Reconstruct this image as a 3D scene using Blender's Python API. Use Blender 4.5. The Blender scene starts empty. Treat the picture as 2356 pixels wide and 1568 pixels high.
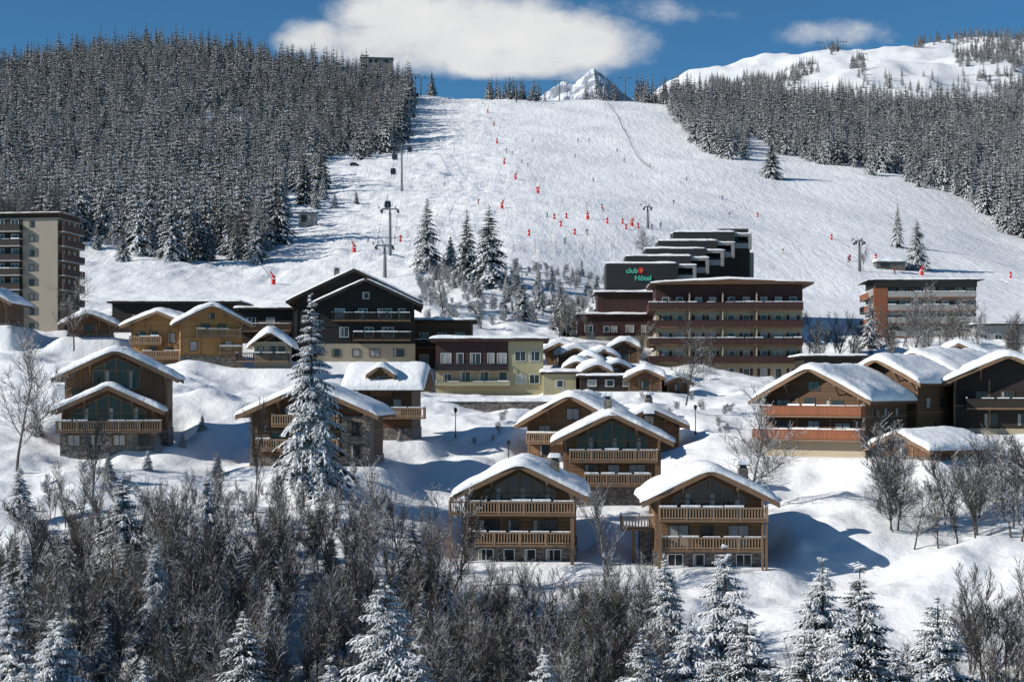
import bpy, math, random
import numpy as np
from mathutils import Vector, Matrix
random.seed(7); rng=np.random.default_rng(7)
F=3600.;HY=900.;CX=1178.
def W(px,py,D): return ((px-CX)/F*D, D, (HY-py)/F*D)
sc=bpy.context.scene
# ---------------------------------------------------------------- materials
MATS={}
def _nt(name):
    m=bpy.data.materials.new(name); m.use_nodes=True; nt=m.node_tree
    b=nt.nodes['Principled BSDF']; MATS[name]=m
    return m,nt,b
def nd(nt,t,**k):
    n=nt.nodes.new(t)
    for a,v in k.items(): setattr(n,a,v)
    return n
def mth(nt,op,a,b=None,c=None,clamp=False):
    n=nt.nodes.new('ShaderNodeMath'); n.operation=op; n.use_clamp=clamp
    for i,x in enumerate((a,b,c)):
        if x is None: continue
        if isinstance(x,(int,float)): n.inputs[i].default_value=x
        else: nt.links.new(x,n.inputs[i])
    return n.outputs[0]
def mixc(nt,f,a,b):
    n=nt.nodes.new('ShaderNodeMix'); n.data_type='RGBA'
    for s,x in ((n.inputs[0],f),(n.inputs[6],a),(n.inputs[7],b)):
        if isinstance(x,(int,float)): s.default_value=x
        elif isinstance(x,(tuple,list)): s.default_value=(*x[:3],1)
        else: nt.links.new(x,s)
    return n.outputs[2]
def noise(nt,co,scale,detail=4,rough=.55):
    n=nd(nt,'ShaderNodeTexNoise'); n.inputs['Scale'].default_value=scale
    n.inputs['Detail'].default_value=detail; n.inputs['Roughness'].default_value=rough
    if co is not None: nt.links.new(co,n.inputs['Vector'])
    return n.outputs['Fac']
def vscale(nt,co,s):
    n=nd(nt,'ShaderNodeMapping'); n.inputs['Scale'].default_value=s
    nt.links.new(co,n.inputs['Vector']); return n.outputs[0]
def bump(nt,b,h,st,dist):
    n=nd(nt,'ShaderNodeBump'); n.inputs['Strength'].default_value=st; n.inputs['Distance'].default_value=dist
    nt.links.new(h,n.inputs['Height']); nt.links.new(n.outputs[0],b.inputs['Normal'])
def M(name,col,rough=.75,var=.3,scale=1.5,kind=None,pitch=.2,metal=0.,bmp=.0):
    m,nt,b=_nt(name); b.inputs['Roughness'].default_value=rough; b.inputs['Metallic'].default_value=metal
    co=nd(nt,'ShaderNodeTexCoord').outputs['Object']
    lo=tuple(c*(1-var) for c in col); hi=tuple(min(1,c*(1+var)) for c in col)
    if kind in('planks','vplanks'):
        sx=nd(nt,'ShaderNodeSeparateXYZ'); nt.links.new(co,sx.inputs[0])
        if kind=='planks': q=mth(nt,'DIVIDE',sx.outputs[2],pitch); st=(.6,.6,5)
        else: q=mth(nt,'DIVIDE',mth(nt,'ADD',sx.outputs[0],sx.outputs[1]),pitch); st=(5,5,.6)
        fr=mth(nt,'FRACT',q); fl=mth(nt,'FLOOR',q)
        wn=nd(nt,'ShaderNodeTexWhiteNoise',noise_dimensions='1D'); nt.links.new(fl,wn.inputs['W'])
        f=mth(nt,'ADD',mth(nt,'MULTIPLY',noise(nt,vscale(nt,co,st),1.2,5),.6),mth(nt,'MULTIPLY',wn.outputs[0],.5))
        c=mixc(nt,f,lo,hi)
        g=mth(nt,'LESS_THAN',fr,.14)
        c=mixc(nt,mth(nt,'MULTIPLY',g,.65),c,tuple(x*.2 for x in col))
        bump(nt,b,mth(nt,'SUBTRACT',1,g),.5,.03)
    elif kind=='stone':
        v=nd(nt,'ShaderNodeTexVoronoi'); v.inputs['Scale'].default_value=2.6
        nt.links.new(vscale(nt,co,(1,1,1.9)),v.inputs['Vector'])
        s2=nd(nt,'ShaderNodeSeparateColor'); nt.links.new(v.outputs['Color'],s2.inputs[0])
        c=mixc(nt,s2.outputs[0],lo,hi)
        v2=nd(nt,'ShaderNodeTexVoronoi',feature='DISTANCE_TO_EDGE'); v2.inputs['Scale'].default_value=2.6
        nt.links.new(vscale(nt,co,(1,1,1.9)),v2.inputs['Vector'])
        g=mth(nt,'LESS_THAN',v2.outputs['Distance'],.05)
        c=mixc(nt,mth(nt,'MULTIPLY',g,.7),c,tuple(x*.25 for x in col))
        bump(nt,b,v2.outputs['Distance'],.6,.1)
    else:
        c=mixc(nt,noise(nt,co,scale,5),lo,hi)
        if bmp: bump(nt,b,noise(nt,co,scale*6,3),.5,bmp)
    nt.links.new(c,b.inputs['Base Color'])
    return m
M('wood_light',(.21,.11,.05),kind='planks',var=.5)
M('wood_rail',(.31,.205,.125),var=.3)
M('wood_gold',(.35,.19,.07),kind='planks')
M('wood_brown',(.115,.057,.027),kind='planks',var=.45)
M('wood_vert',(.14,.072,.037),kind='vplanks',var=.45)
M('wood_dark',(.024,.016,.012),kind='planks')
M('wood_black',(.012,.010,.009),kind='planks')
M('wood_red',(.26,.085,.032),kind='vplanks',pitch=.16)
M('wood_maroon',(.05,.018,.014),kind='vplanks',pitch=.2)
M('fascia',(.20,.12,.068),var=.35)
M('stone',(.17,.15,.13),kind='stone',var=.6)
M('plaster_beige',(.40,.33,.23),var=.14,scale=.6)
M('plaster_yellow',(.36,.32,.19),var=.14,scale=.6)
M('plaster_grey',(.34,.32,.30),var=.12,scale=.6)
M('plaster_tower',(.32,.27,.21),var=.1,scale=.5)
M('concrete',(.30,.29,.28),var=.15)
M('shingle',(.022,.022,.024),kind='planks',pitch=.45,rough=.6)
M('metal_dark',(.05,.055,.06),rough=.45,metal=.6)
M('metal_grey',(.18,.19,.20),rough=.45,metal=.5)
M('frame',(.09,.055,.032)); M('frame_white',(.62,.62,.6),var=.05)
M('shutter',(.06,.026,.018)); M('bark',(.05,.04,.033),scale=4,bmp=.02)
M('red',(.62,.02,.02),var=.1,rough=.5); M('orange',(.75,.16,.03),var=.1); M('teal',(.10,.55,.38),var=.1)
M('white_paint',(.8,.8,.78),var=.05)
M('cloth_black',(.02,.02,.025)); M('cloth_blue',(.03,.08,.25)); M('cloth_red',(.4,.03,.03)); M('cloth_green',(.05,.2,.08)); M('skin',(.5,.3,.2),var=.1)
M('rubber',(.02,.02,.02)); M('car_paint',(.03,.035,.05),rough=.3,metal=.3)
def glassmat(name,col,r):
    m,nt,b=_nt(name); co=nd(nt,'ShaderNodeTexCoord').outputs['Object']
    c=mixc(nt,noise(nt,co,.9,3),tuple(x*.4 for x in col),tuple(x*1.6 for x in col))
    nt.links.new(c,b.inputs['Base Color']); b.inputs['Roughness'].default_value=r
    bump(nt,b,noise(nt,co,.7,2),.15,.05)
glassmat('glass',(.03,.035,.04),.1); glassmat('curtain',(.34,.33,.31),.5)
m,nt,b=_nt('snow'); co=nd(nt,'ShaderNodeTexCoord').outputs['Object']
nt.links.new(mixc(nt,noise(nt,co,.7,4),(.83,.835,.85),(.9,.9,.905)),b.inputs['Base Color']); b.inputs['Roughness'].default_value=.7
h=mth(nt,'ADD',mth(nt,'MULTIPLY',noise(nt,co,1.2,5),.8),mth(nt,'MULTIPLY',noise(nt,co,7,3),.12)); bump(nt,b,h,.6,.3)
m,nt,b=_nt('snow_ground'); co=nd(nt,'ShaderNodeTexCoord').outputs['Object']
nt.links.new(mixc(nt,noise(nt,co,.05,6),(.82,.825,.835),(.9,.9,.90)),b.inputs['Base Color']); b.inputs['Roughness'].default_value=.75
sx=nd(nt,'ShaderNodeSeparateXYZ'); nt.links.new(co,sx.inputs[0])
farm=mth(nt,'MULTIPLY',mth(nt,'SUBTRACT',sx.outputs[1],320),.01,clamp=True)
trk=mth(nt,'MULTIPLY',noise(nt,vscale(nt,co,(1.,.16,.12)),.35,7,.7),farm)
hh=mth(nt,'ADD',mth(nt,'MULTIPLY',trk,2.2),mth(nt,'ADD',mth(nt,'MULTIPLY',noise(nt,co,.28,7,.6),1.3),mth(nt,'MULTIPLY',noise(nt,co,.06,4,.6),2.)))
bump(nt,b,hh,.6,.55)
def vegmat(name,dark,lite,snow,thr,sc_,amt,rv=.12,gain=6):
    m,nt,b=_nt(name); b.inputs['Roughness'].default_value=.8
    co=nd(nt,'ShaderNodeTexCoord').outputs['Object']
    g=nd(nt,'ShaderNodeNewGeometry'); s=nd(nt,'ShaderNodeSeparateXYZ'); nt.links.new(g.outputs['Normal'],s.inputs[0])
    oi=nd(nt,'ShaderNodeObjectInfo')
    n1=noise(nt,co,sc_,4,.7)
    base=mixc(nt,noise(nt,co,sc_*.5,3),dark,lite)
    f=mth(nt,'ADD',mth(nt,'MULTIPLY',s.outputs[2],.45),n1)
    f=mth(nt,'ADD',f,mth(nt,'MULTIPLY',mth(nt,'SUBTRACT',oi.outputs['Random'],.5),rv))
    f=mth(nt,'MULTIPLY',mth(nt,'SUBTRACT',f,thr),gain,clamp=True)
    c=mixc(nt,mth(nt,'MULTIPLY',f,amt),base,snow)
    nt.links.new(c,b.inputs['Base Color'])
vegmat('needle',(.009,.013,.009),(.030,.038,.024),(.76,.78,.82),.79,1.6,.85,.26,8)
vegmat('twig',(.03,.025,.021),(.10,.086,.072),(.80,.81,.84),.62,3.,.8)
vegmat('frost',(.22,.22,.225),(.42,.43,.45),(.8,.82,.86),.7,3.,.8)
m,nt,b=_nt('rock'); co=nd(nt,'ShaderNodeTexCoord').outputs['Object']; g=nd(nt,'ShaderNodeNewGeometry'); s=nd(nt,'ShaderNodeSeparateXYZ'); nt.links.new(g.outputs['Normal'],s.inputs[0])
f=mth(nt,'ADD',s.outputs[2],mth(nt,'MULTIPLY',mth(nt,'SUBTRACT',noise(nt,co,.02,6,.7),.5),1.1))
f=mth(nt,'MULTIPLY',mth(nt,'SUBTRACT',f,.6),7,clamp=True)
nt.links.new(mixc(nt,f,(.22,.24,.28),(.76,.78,.82)),b.inputs['Base Color'])
# ---------------------------------------------------------------- mesh builder
class MB:
    def __init__(s): s.v=[];s.f=[];s.m=[];s.mats=[]
    def mi(s,n):
        if n not in s.mats: s.mats.append(n)
        return s.mats.index(n)
    def add(s,vs,fs,mat):
        o=len(s.v); s.v.extend(vs); k=s.mi(mat)
        for f in fs: s.f.append(tuple(i+o for i in f)); s.m.append(k)
    def box(s,x0,x1,y0,y1,z0,z1,mat):
        s.add([(x0,y0,z0),(x1,y0,z0),(x1,y1,z0),(x0,y1,z0),(x0,y0,z1),(x1,y0,z1),(x1,y1,z1),(x0,y1,z1)],
              [(0,3,2,1),(4,5,6,7),(0,1,5,4),(1,2,6,5),(2,3,7,6),(3,0,4,7)],mat)
    def ob(s,fc,a0,a1,n0,n1,z0,z1,mat):
        O,u,n=fc
        P=lambda a,b,z:(O[0]+u[0]*a+n[0]*b,O[1]+u[1]*a+n[1]*b,O[2]+z)
        s.add([P(a0,n1,z0),P(a1,n1,z0),P(a1,n0,z0),P(a0,n0,z0),P(a0,n1,z1),P(a1,n1,z1),P(a1,n0,z1),P(a0,n0,z1)],
              [(0,3,2,1),(4,5,6,7),(0,1,5,4),(1,2,6,5),(2,3,7,6),(3,0,4,7)],mat)
    def ext(s,poly,y0,y1,mat):
        n=len(poly); vs=[(x,y0,z) for x,z in poly]+[(x,y1,z) for x,z in poly]
        fs=[tuple(range(n)),tuple(range(2*n-1,n-1,-1))]+[(i,i+n,(i+1)%n+n,(i+1)%n) for i in range(n)]
        s.add(vs,fs,mat)
    def tube(s,p,q,r0,r1,mat,n=6,cap=True):
        p=Vector(p);q=Vector(q);d=(q-p).normalized(); a=d.orthogonal().normalized(); b=d.cross(a)
        vs=[];
        for c,r in((p,r0),(q,r1)):
            for i in range(n):
                t=2*math.pi*i/n; w=c+a*(r*math.cos(t))+b*(r*math.sin(t)); vs.append(tuple(w))
        fs=[(i,(i+1)%n,(i+1)%n+n,i+n) for i in range(n)]
        if cap: fs+= [tuple(range(n-1,-1,-1)),tuple(range(n,2*n))]
        s.add(vs,fs,mat)
    def mesh(s,name,smooth=False):
        me=bpy.data.meshes.new(name); me.from_pydata(s.v,[],s.f)
        for n in s.mats: me.materials.append(MATS[n])
        me.polygons.foreach_set('material_index',s.m)
        if smooth: me.polygons.foreach_set('use_smooth',[True]*len(s.f))
        me.update(); return me
    def obj(s,name,parent=None,smooth=False,loc=(0,0,0),rz=0):
        o=bpy.data.objects.new(name,s.mesh(name,smooth)); sc.collection.objects.link(o)
        if parent: o.parent=parent
        o.location=loc; o.rotation_euler[2]=rz
        return o
def empty(name,loc,yaw=0):
    e=bpy.data.objects.new(name,None); sc.collection.objects.link(e); e.location=loc; e.rotation_euler[2]=math.radians(yaw); e.empty_display_size=.5
    return e
def hash2(ix,iy,seed):
    h=(ix.astype(np.int64)*374761393+iy.astype(np.int64)*668265263+seed*1442695041)&0xffffffff
    h=((h^(h>>13))*1274126177)&0xffffffff; h=h^(h>>16)
    return (h&0xffff)/65535.
def vn(x,y,seed=0):
    x=np.asarray(x,float);y=np.asarray(y,float)
    ix=np.floor(x);iy=np.floor(y);fx=x-ix;fy=y-iy;fx=fx*fx*(3-2*fx);fy=fy*fy*(3-2*fy)
    ix=ix.astype(np.int64);iy=iy.astype(np.int64)
    a=hash2(ix,iy,seed);b=hash2(ix+1,iy,seed);c=hash2(ix,iy+1,seed);d=hash2(ix+1,iy+1,seed)
    return (a*(1-fx)+b*fx)*(1-fy)+(c*(1-fx)+d*fx)*fy-.5
def fbm(x,y,seed=0,o=4):
    r=0;a=1
    for i in range(o): r=r+a*vn(x*2**i,y*2**i,seed+i*17); a*=.5
    return r
def snow_sheet(mb,s,y0,y1,zf,T,seed,nu=26,nv=18,out=.12,cx=0,smooth_r=.35):
    A=np.linspace(-1,1,nu); U=np.sin(A*math.pi/2); V=np.sin(np.linspace(-1,1,nv)*math.pi/2)
    ym=(y0+y1)/2;hy=(y1-y0)/2
    Ug,Vg=np.meshgrid(U,V); u=Ug*(s+out); y=ym+Vg*(hy+out)
    e=np.sqrt(np.maximum(0,1-np.abs(Ug)**14))*np.sqrt(np.maximum(0,1-np.abs(Vg)**14))
    nz=fbm(u*.45+seed*3.1,y*.45,seed,3)
    t=np.where((np.abs(Ug)>=.99999)|(np.abs(Vg)>=.99999),-.06,T*e*(1+.6*nz))
    y2=y+np.where(np.abs(Vg)>.9,.35*vn(u*.7,u*0+seed*1.7,3),0); u2=u+np.where(np.abs(Ug)>.93,.45*vn(y*.6,y*0+seed*2.3,4),0)
    vs=[(cx+float(a),float(b),zf(float(c))+float(d)) for a,b,c,d in zip(u2.ravel(),y2.ravel(),u.ravel(),t.ravel())]
    fs=[(j*nu+i,j*nu+i+1,(j+1)*nu+i+1,(j+1)*nu+i) for j in range(nv-1) for i in range(nu-1)]
    mb.add(vs,fs,'snow')
PADS=[]
def pad(loc,yaw,w,d,x0=0,y0=0,fall=4.,z=None):
    t=math.radians(yaw); lx,ly=x0,y0+d/2
    PADS.append((loc[0]+lx*math.cos(t)-ly*math.sin(t),loc[1]+lx*math.sin(t)+ly*math.cos(t),w/2+.5,d/2+.5,t,loc[2] if z is None else z,fall))
def face(kind,w,d,x0=0,y0=0,z0=0):
    if kind=='f': return ((x0,y0,z0),(1,0),(0,-1))
    if kind=='r': return ((x0+w/2,y0,z0),(0,1),(1,0))
    if kind=='l': return ((x0-w/2,y0,z0),(0,1),(-1,0))
def win(mb,fc,a,z,w,h,frame='frame',shut=None,cur=.3):
    g='curtain' if random.random()<cur else 'glass'
    mb.ob(fc,a-w/2,a+w/2,.0,.03,z,z+h,g)
    if g=='glass' and random.random()<.5:
        mb.ob(fc,a-w/2,a-w/2+w*.22,.03,.04,z,z+h,'curtain')
    t=.09
    for (p0,p1,q0,q1) in((a-w/2-t,a-w/2,z-t,z+h+t),(a+w/2,a+w/2+t,z-t,z+h+t)): mb.ob(fc,p0,p1,0,.08,q0,q1,frame)
    mb.ob(fc,a-w/2,a+w/2,0,.08,z+h,z+h+t,frame); mb.ob(fc,a-w/2,a+w/2,0,.1,z-t,z,frame)
    k=max(1,int(round(w/.8)))
    for i in range(1,k): mb.ob(fc,a-w/2+w*i/k-.035,a-w/2+w*i/k+.035,0,.06,z,z+h,frame)
    if shut:
        for sg in(-1,1):
            c=a+sg*(w/2+t+.28); mb.ob(fc,c-.26,c+.26,0,.06,z-.02,z+h+.02,shut)
def balcony(mb,fc,a0,a1,z,dep,mat='wood_rail',h=1.15,style='bal',snow=True,ends=True,floor='fascia'):
    mb.ob(fc,a0,a1,0,dep,z-.22,z,floor)
    def run(face_,p0,p1,n):
        if style=='bal':
            mb.ob(face_,p0,p1,n-.09,n,z+h-.14,z+h,mat); mb.ob(face_,p0,p1,n-.08,n-.01,z+.08,z+.2,mat)
            c=int((p1-p0)/.27)
            for i in range(c):
                q=p0+(p1-p0)*(i+.5)/c; mb.ob(face_,q-.055,q+.055,n-.065,n-.025,z+.2,z+h-.14,mat)
            c=max(1,int(round((p1-p0)/2.4)))
            for i in range(c+1):
                q=p0+.07+(p1-p0-.14)*i/c; mb.ob(face_,q-.07,q+.07,n-.12,n+.015,z-.1,z+h+.03,mat)
        else:
            mb.ob(face_,p0,p1,n-.06,n,z+.06,z+h-.1,mat); mb.ob(face_,p0,p1,n-.1,n+.03,z+h-.1,z+h,mat)
        if snow:
            c=max(1,int((p1-p0)/1.7))
            for i in range(c):
                if random.random()<.85: mb.ob(face_,p0+.02+(p1-p0-.04)*i/c,p0+.02+(p1-p0-.04)*(i+random.uniform(.8,1))/c,n-.13,n+.03,z+h+.032,z+h+.032+random.uniform(.06,.2),'snow')
    run(fc,a0,a1,dep)
    if ends:
        O,u,n=fc
        for a,sg in((a0,-1),(a1,1)):
            O2=(O[0]+u[0]*a,O[1]+u[1]*a,O[2]); f2=(O2,(n[0],n[1]),(u[0]*sg,u[1]*sg))
            run(f2,0,dep-.1,0.0)
def chimney(mb,x,y,z0,z1,r=.45,mat='stone'):
    mb.box(x-r,x+r,y-r,y+r,z0,z1,mat); mb.box(x-r*.7,x+r*.7,y-r*.7,y+r*.7,z1,z1+.25,'metal_dark')
    mb.box(x-r*1.25,x+r*1.25,y-r*1.25,y+r*1.25,z1+.25,z1+.33,'metal_dark')
    sm=MB(); snow_sheet(sm,r*1.2,y-r*1.2,y+r*1.2,lambda u:z1+.33,.35,int(x*7)%9,8,8,.05,cx=x); mb.add(sm.v,sm.f,'snow')
def roof_gable(root,w,d,h,rise,ov,of,ob_,T,x0=0,y0=0,seed=1,mat='fascia',under='wood_brown'):
    k=rise/(w/2); s=w/2+ov; zt=h+rise+.3
    mb=MB(); z=lambda u:zt-k*abs(u)
    mb.ext([(x0-s,z(s)-.3),(x0,zt-.3),(x0+s,z(s)-.3),(x0+s,z(s)),(x0,zt),(x0-s,z(s))],y0-of,y0+d+ob_,under)
    for yy in(y0-of-.08,y0+d+ob_):
        mb.ext([(x0-s-.04,z(s)-.48),(x0,zt-.5),(x0+s+.04,z(s)-.48),(x0+s+.04,z(s)+.02),(x0,zt+.02),(x0-s-.04,z(s)+.02)],yy,yy+.08,mat)
    for u in(-w/2+.2,-w/4,0,w/4,w/2-.2):
        mb.box(x0+u-.13,x0+u+.13,y0-of+.1,y0,z(u)-.66,z(u)-.34,mat)
        if abs(u)>.1 and of>1.2: mb.tube((x0+u,y0-of*.75,z(u)-.62),(x0+u,y0+.02,z(u)-1.7),.09,.09,mat,4)
    mb.obj('roof',root)
    sn=MB(); snow_sheet(sn,s,y0-of,y0+d+ob_,lambda u:zt-k*(math.sqrt(u*u+.5)-.3),T,seed,34,24,cx=x0)
    sn.obj('roof_snow',root,True)
def walls_gable(mb,w,d,h,rise,mat,x0=0,y0=0,foot=-5):
    mb.ext([(x0-w/2,foot),(x0+w/2,foot),(x0+w/2,h),(x0,h+rise),(x0-w/2,h)],y0,y0+d,mat)
def gable_glass(mb,w,h,rise,z0,half,x0=0,y0=0,frame='fascia',drop=.75):
    k=rise/(w/2); top=lambda u:h+rise-drop-k*abs(u)
    y=y0-.05
    mb.add([(x0-half,y,z0),(x0+half,y,z0),(x0+half,y,top(half)),(x0,y,top(0)),(x0-half,y,top(half))],[(0,1,2,3,4)],'glass')
    n=max(4,int(half*2/1.3)); n+=n%2
    for i in range(n+1):
        u=-half+2*half*i/n; mb.box(x0+u-.08,x0+u+.08,y0-.13,y0,z0,top(u)+.06,frame)
        if 0<i<n and i%2: mb.box(x0+u+.1,x0+u+.5,y0-.07,y0-.051,z0,min(top(u),z0+2.2),'curtain')
    mb.box(x0-half,x0+half,y0-.11,y0,z0-.14,z0,frame)
    zz=top(half)-.05
    mb.box(x0-half,x0+half,y0-.12,y0-.02,zz-.16,zz,frame)
    for sg in(-1,1):
        mb.ext([(x0,top(0)),(x0+sg*half,top(half)),(x0+sg*half,top(half)+.16),(x0,top(0)+.16)],y0-.12,y0-.001,frame)
def chalet(name,px,py,D,w,d,h,rise,yaw=0,wood='wood_light',base='stone',base_h=1.3,ov=1.2,of=1.7,T=.6,balc=(),wins=(),rwins=(),lwins=(),glass=None,rail='wood_rail',chim=(),frame='frame',posts=False,style='bal',seed=1,stonecol=(),curt=.25,fasc='fascia'):
    loc=W(px,py,D); root=empty(name,loc,yaw); pad(loc,yaw,w,d)
    mb=MB(); walls_gable(mb,w,d,h,rise,wood)
    if base_h>0: mb.box(-w/2-.12,w/2+.12,-.12,d+.12,-5,base_h,base)
    for(x0,x1,zz) in stonecol: mb.box(x0,x1,-.16,3,-5,zz,base)
    for zz in (base_h+2.75,):
        if zz<h-.3: mb.box(-w/2-.06,w/2+.06,-.06,d+.06,zz,zz+.18,fasc)
    for a in(-w/2+.12,w/2-.12,-w/6,w/6):
        mb.box(a-.12,a+.12,-.05,.1,base_h,h,fasc)
    mb.obj('walls',root)
    roof_gable(root,w,d,h,rise,ov,of,1.,T,seed=seed,mat=fasc)
    wb=MB(); ff=face('f',w,d)
    for(a,z,ww,hh) in wins: win(wb,ff,a,z,ww,hh,frame,cur=curt)
    for(a,z,ww,hh) in rwins: win(wb,face('r',w,d),a,z,ww,hh,frame,cur=curt)
    for(a,z,ww,hh) in lwins: win(wb,face('l',w,d),a,z,ww,hh,frame,cur=curt)
    if glass: gable_glass(wb,w,h,rise,*glass)
    if wb.v: wb.obj('windows',root)
    if balc:
        bb=MB()
        for(z,a0,a1,dep) in balc: balcony(bb,ff,a0,a1,z,dep,rail,style=style)
        if posts:
            z0,a0,a1,dep=balc[0]
            for a in(a0+.15,a1-.15,): bb.ob(ff,a-.1,a+.1,dep-.3,dep-.1,-5,z0-.2,'fascia')
            for a in(-w/2+.3,w/2-.3): bb.ob(ff,a-.1,a+.1,dep-.32,dep-.12,-5,h+rise-(abs(a))*rise/(w/2)-.1,'fascia')
        bb.obj('balconies',root)
    if chim:
        cb=MB(); k=rise/(w/2)
        for(x,y) in chim: chimney(cb,x,y,h+rise-k*abs(x)-.6,h+rise-k*abs(x)+1.9)
        cb.obj('chimney',root)
    return root
def flat_roof(root,x0,x1,y0,y1,z,ov=.8,th=.35,T=.35,mat='wood_dark',seed=2):
    mb=MB(); mb.box(x0-ov,x1+ov,y0-ov,y1+ov,z,z+th,mat); mb.obj('roof',root)
    s=MB(); snow_sheet(s,(x1-x0)/2+ov,y0-ov,y1+ov,lambda u:z+th,T,seed,30,14,.05,cx=(x0+x1)/2); s.obj('roof_snow',root,True)
# ================================================================ BUILDINGS
chalet('timber_chalet',1196,1290,148,10.4,11,6.45,2.6,yaw=-3,base_h=1.4,ov=1.25,balc=[(4.6,-6.6,5.2,1.7),(1.7,-4.8,5.0,1.4)],
  wins=[(-2.9,1.95,1.8,1.9),(-.6,1.95,1.0,1.9),(2.4,1.95,2.2,1.9)],glass=(4.7,3.5),chim=[(3.2,4.5)],posts=True,seed=1)
chalet('timber_chalet',1632,1302,147,10.2,11,6.4,2.55,yaw=-2,base_h=1.4,ov=1.25,balc=[(4.5,-4.8,5.3,1.7),(1.7,-4.6,5.1,1.4)],
  wins=[(-2.9,1.9,1.8,1.9),(-.2,1.9,1.0,1.9),(2.7,1.9,1.9,1.9)],glass=(4.6,3.5),chim=[(3.6,4.)],posts=True,seed=2)
for px,py,D,yw in((1196,1290,148,-3),(1632,1302,147,-2)):
    r=bpy.data.objects['timber_chalet' if px==1196 else 'timber_chalet.001']; mb=MB(); f9=((0,-.12,0),(1,0),(0,-1))
    for a,ww in((-3.2,1.3),(-1.,.9),(1,.9),(3.2,1.3)): win(mb,f9,a,.1,ww,1.0,'frame_white',cur=0)
    mb.obj('basement_windows',r)
loc=W(1465,1215,151); r=empty('timber_terrace',loc,0); mb=MB(); balcony(mb,((0,0,0),(1,0),(0,-1)),-1.6,1.9,.2,2.2); mb.box(-.6,-.3,-1.9,-1.6,-5,0,'fascia'); mb.box(.2,1.8,-1.2,.5,-5,-.05,'stone'); mb.obj('deck',r)
chalet('timber_chalet',1408,1162,170,10.6,12,7.2,2.6,yaw=-3,base_h=2.2,ov=1.3,balc=[(4.9,-4.6,4.9,1.5),(2.3,-3.,4.2,1.2)],
  wins=[(-2.2,2.5,1.4,1.9),(.2,2.5,1.2,1.9),(2.7,2.5,1.8,1.9)],glass=(5.1,3.9),chim=[(-.4,5.),(4.2,5.)],posts=True,seed=3)
chalet('log_chalet',1318,1062,192,11.5,12,4.8,3.2,yaw=-16,base_h=.6,ov=1.2,T=.7,balc=[(2.4,-5.6,-1,1.3)],wins=[(-3.6,2.6,1.4,1.8),(.8,2.8,1.2,1.3),(-3.6,.8,1.2,1.2),(0,5.2,1.5,1.3)],seed=4)
chalet('log_chalet',1490,1040,200,8.2,10,3.5,1.9,yaw=6,base_h=.5,ov=1.,T=.7,wins=[(-2,1.4,1.4,1.4),(1.6,1.4,1.4,1.4)],seed=5,chim=[(.5,2.)])
r=chalet('gabled_chalet',268,1028,184,11.8,10,8.3,2.9,yaw=9,wood='wood_vert',base_h=2.1,ov=1.3,T=.65,balc=(),wins=[(-4.6,5.2,1.,1.5)],rwins=[(2,3,1,1.4),(6,3,1,1.4)],glass=(6.9,2.7),seed=6)
mb=MB(); walls_gable(mb,10.6,3.,4.4,2.5,'wood_vert',x0=-.6,y0=-3.); mb.box(-6.05,4.85,-3.12,0,-5,1.9,'stone'); mb.obj('porch_walls',r)
roof_gable(r,10.6,2.9,4.4,2.5,1.,1.3,0,.6,x0=-.6,y0=-3.,seed=7)
mb=MB(); gable_glass(mb,10.6,4.4,2.5,2.4,4.2,x0=-.6,y0=-3.); f3=((0,-3.12,0),(1,0),(0,-1))
for a in(-4.5,-2,.6,3.4): win(mb,f3,a,.3,1.3,1.2)
mb.obj('porch_windows',r)
mb=MB(); balcony(mb,((0,-3,0),(1,0),(0,-1)),-6.4,5.4,2.0,1.6,'wood_rail'); mb.obj('balconies',r)
chalet('stone_timber_chalet',712,1072,174,13.2,12,5.9,2.9,yaw=-3,wood='wood_brown',base_h=1.0,ov=1.3,T=.6,balc=[(4.6,-4.,3.4,1.4),(1.9,-5.8,3.4,1.4)],
  wins=[(-3.5,2.3,1.5,1.7),(-.5,2.3,1.5,1.7),(2,2.3,1.,1.7),(-2,5.,1.5,1.6),(1,5,1.5,1.6)],stonecol=[(3.6,6.75,5.6)],rwins=[(3,1.8,1.2,1.4)],seed=8)
r=bpy.data.objects['stone_timber_chalet']; mb=MB(); f9=((0,-.16,0),(1,0),(0,-1)); win(mb,f9,5.2,3.4,.9,1.5); win(mb,f9,5.2,.9,1.1,1.4); mb.obj('stone_wing_windows',r)
loc=W(885,1012,196); r=empty('dormer_chalet',loc,-4); pad(loc,-4,8,9)
mb=MB(); mb.box(-3.4,3.4,0,9,-5,6.6,'wood_brown'); mb.box(-3.5,3.5,-.12,9.1,-5,1.5,'stone'); 
walls_gable(mb,2.6,3,8.2,1.,'wood_light',x0=-.4,y0=-.4,foot=5.5); mb.obj('walls',r)
def slab(mb,x0,x1,y0,z0,y1,z1,th,mat):
    mb.add([(x0,y0,z0),(x1,y0,z0),(x1,y1,z1),(x0,y1,z1),(x0,y0,z0-th),(x1,y0,z0-th),(x1,y1,z1-th),(x0,y1,z1-th)],[(0,1,2,3),(7,6,5,4),(0,4,5,1),(1,5,6,2),(2,6,7,3),(3,7,4,0)],mat)
mb=MB(); slab(mb,-5.3,5.,-1.3,6.4,4.5,9.2,.3,'fascia'); slab(mb,-5.3,5.,4.5,9.2,10.3,6.4,.3,'fascia'); mb.obj('roof',r)
sn=MB(); nu,nv=26,22
vs=[]
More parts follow.
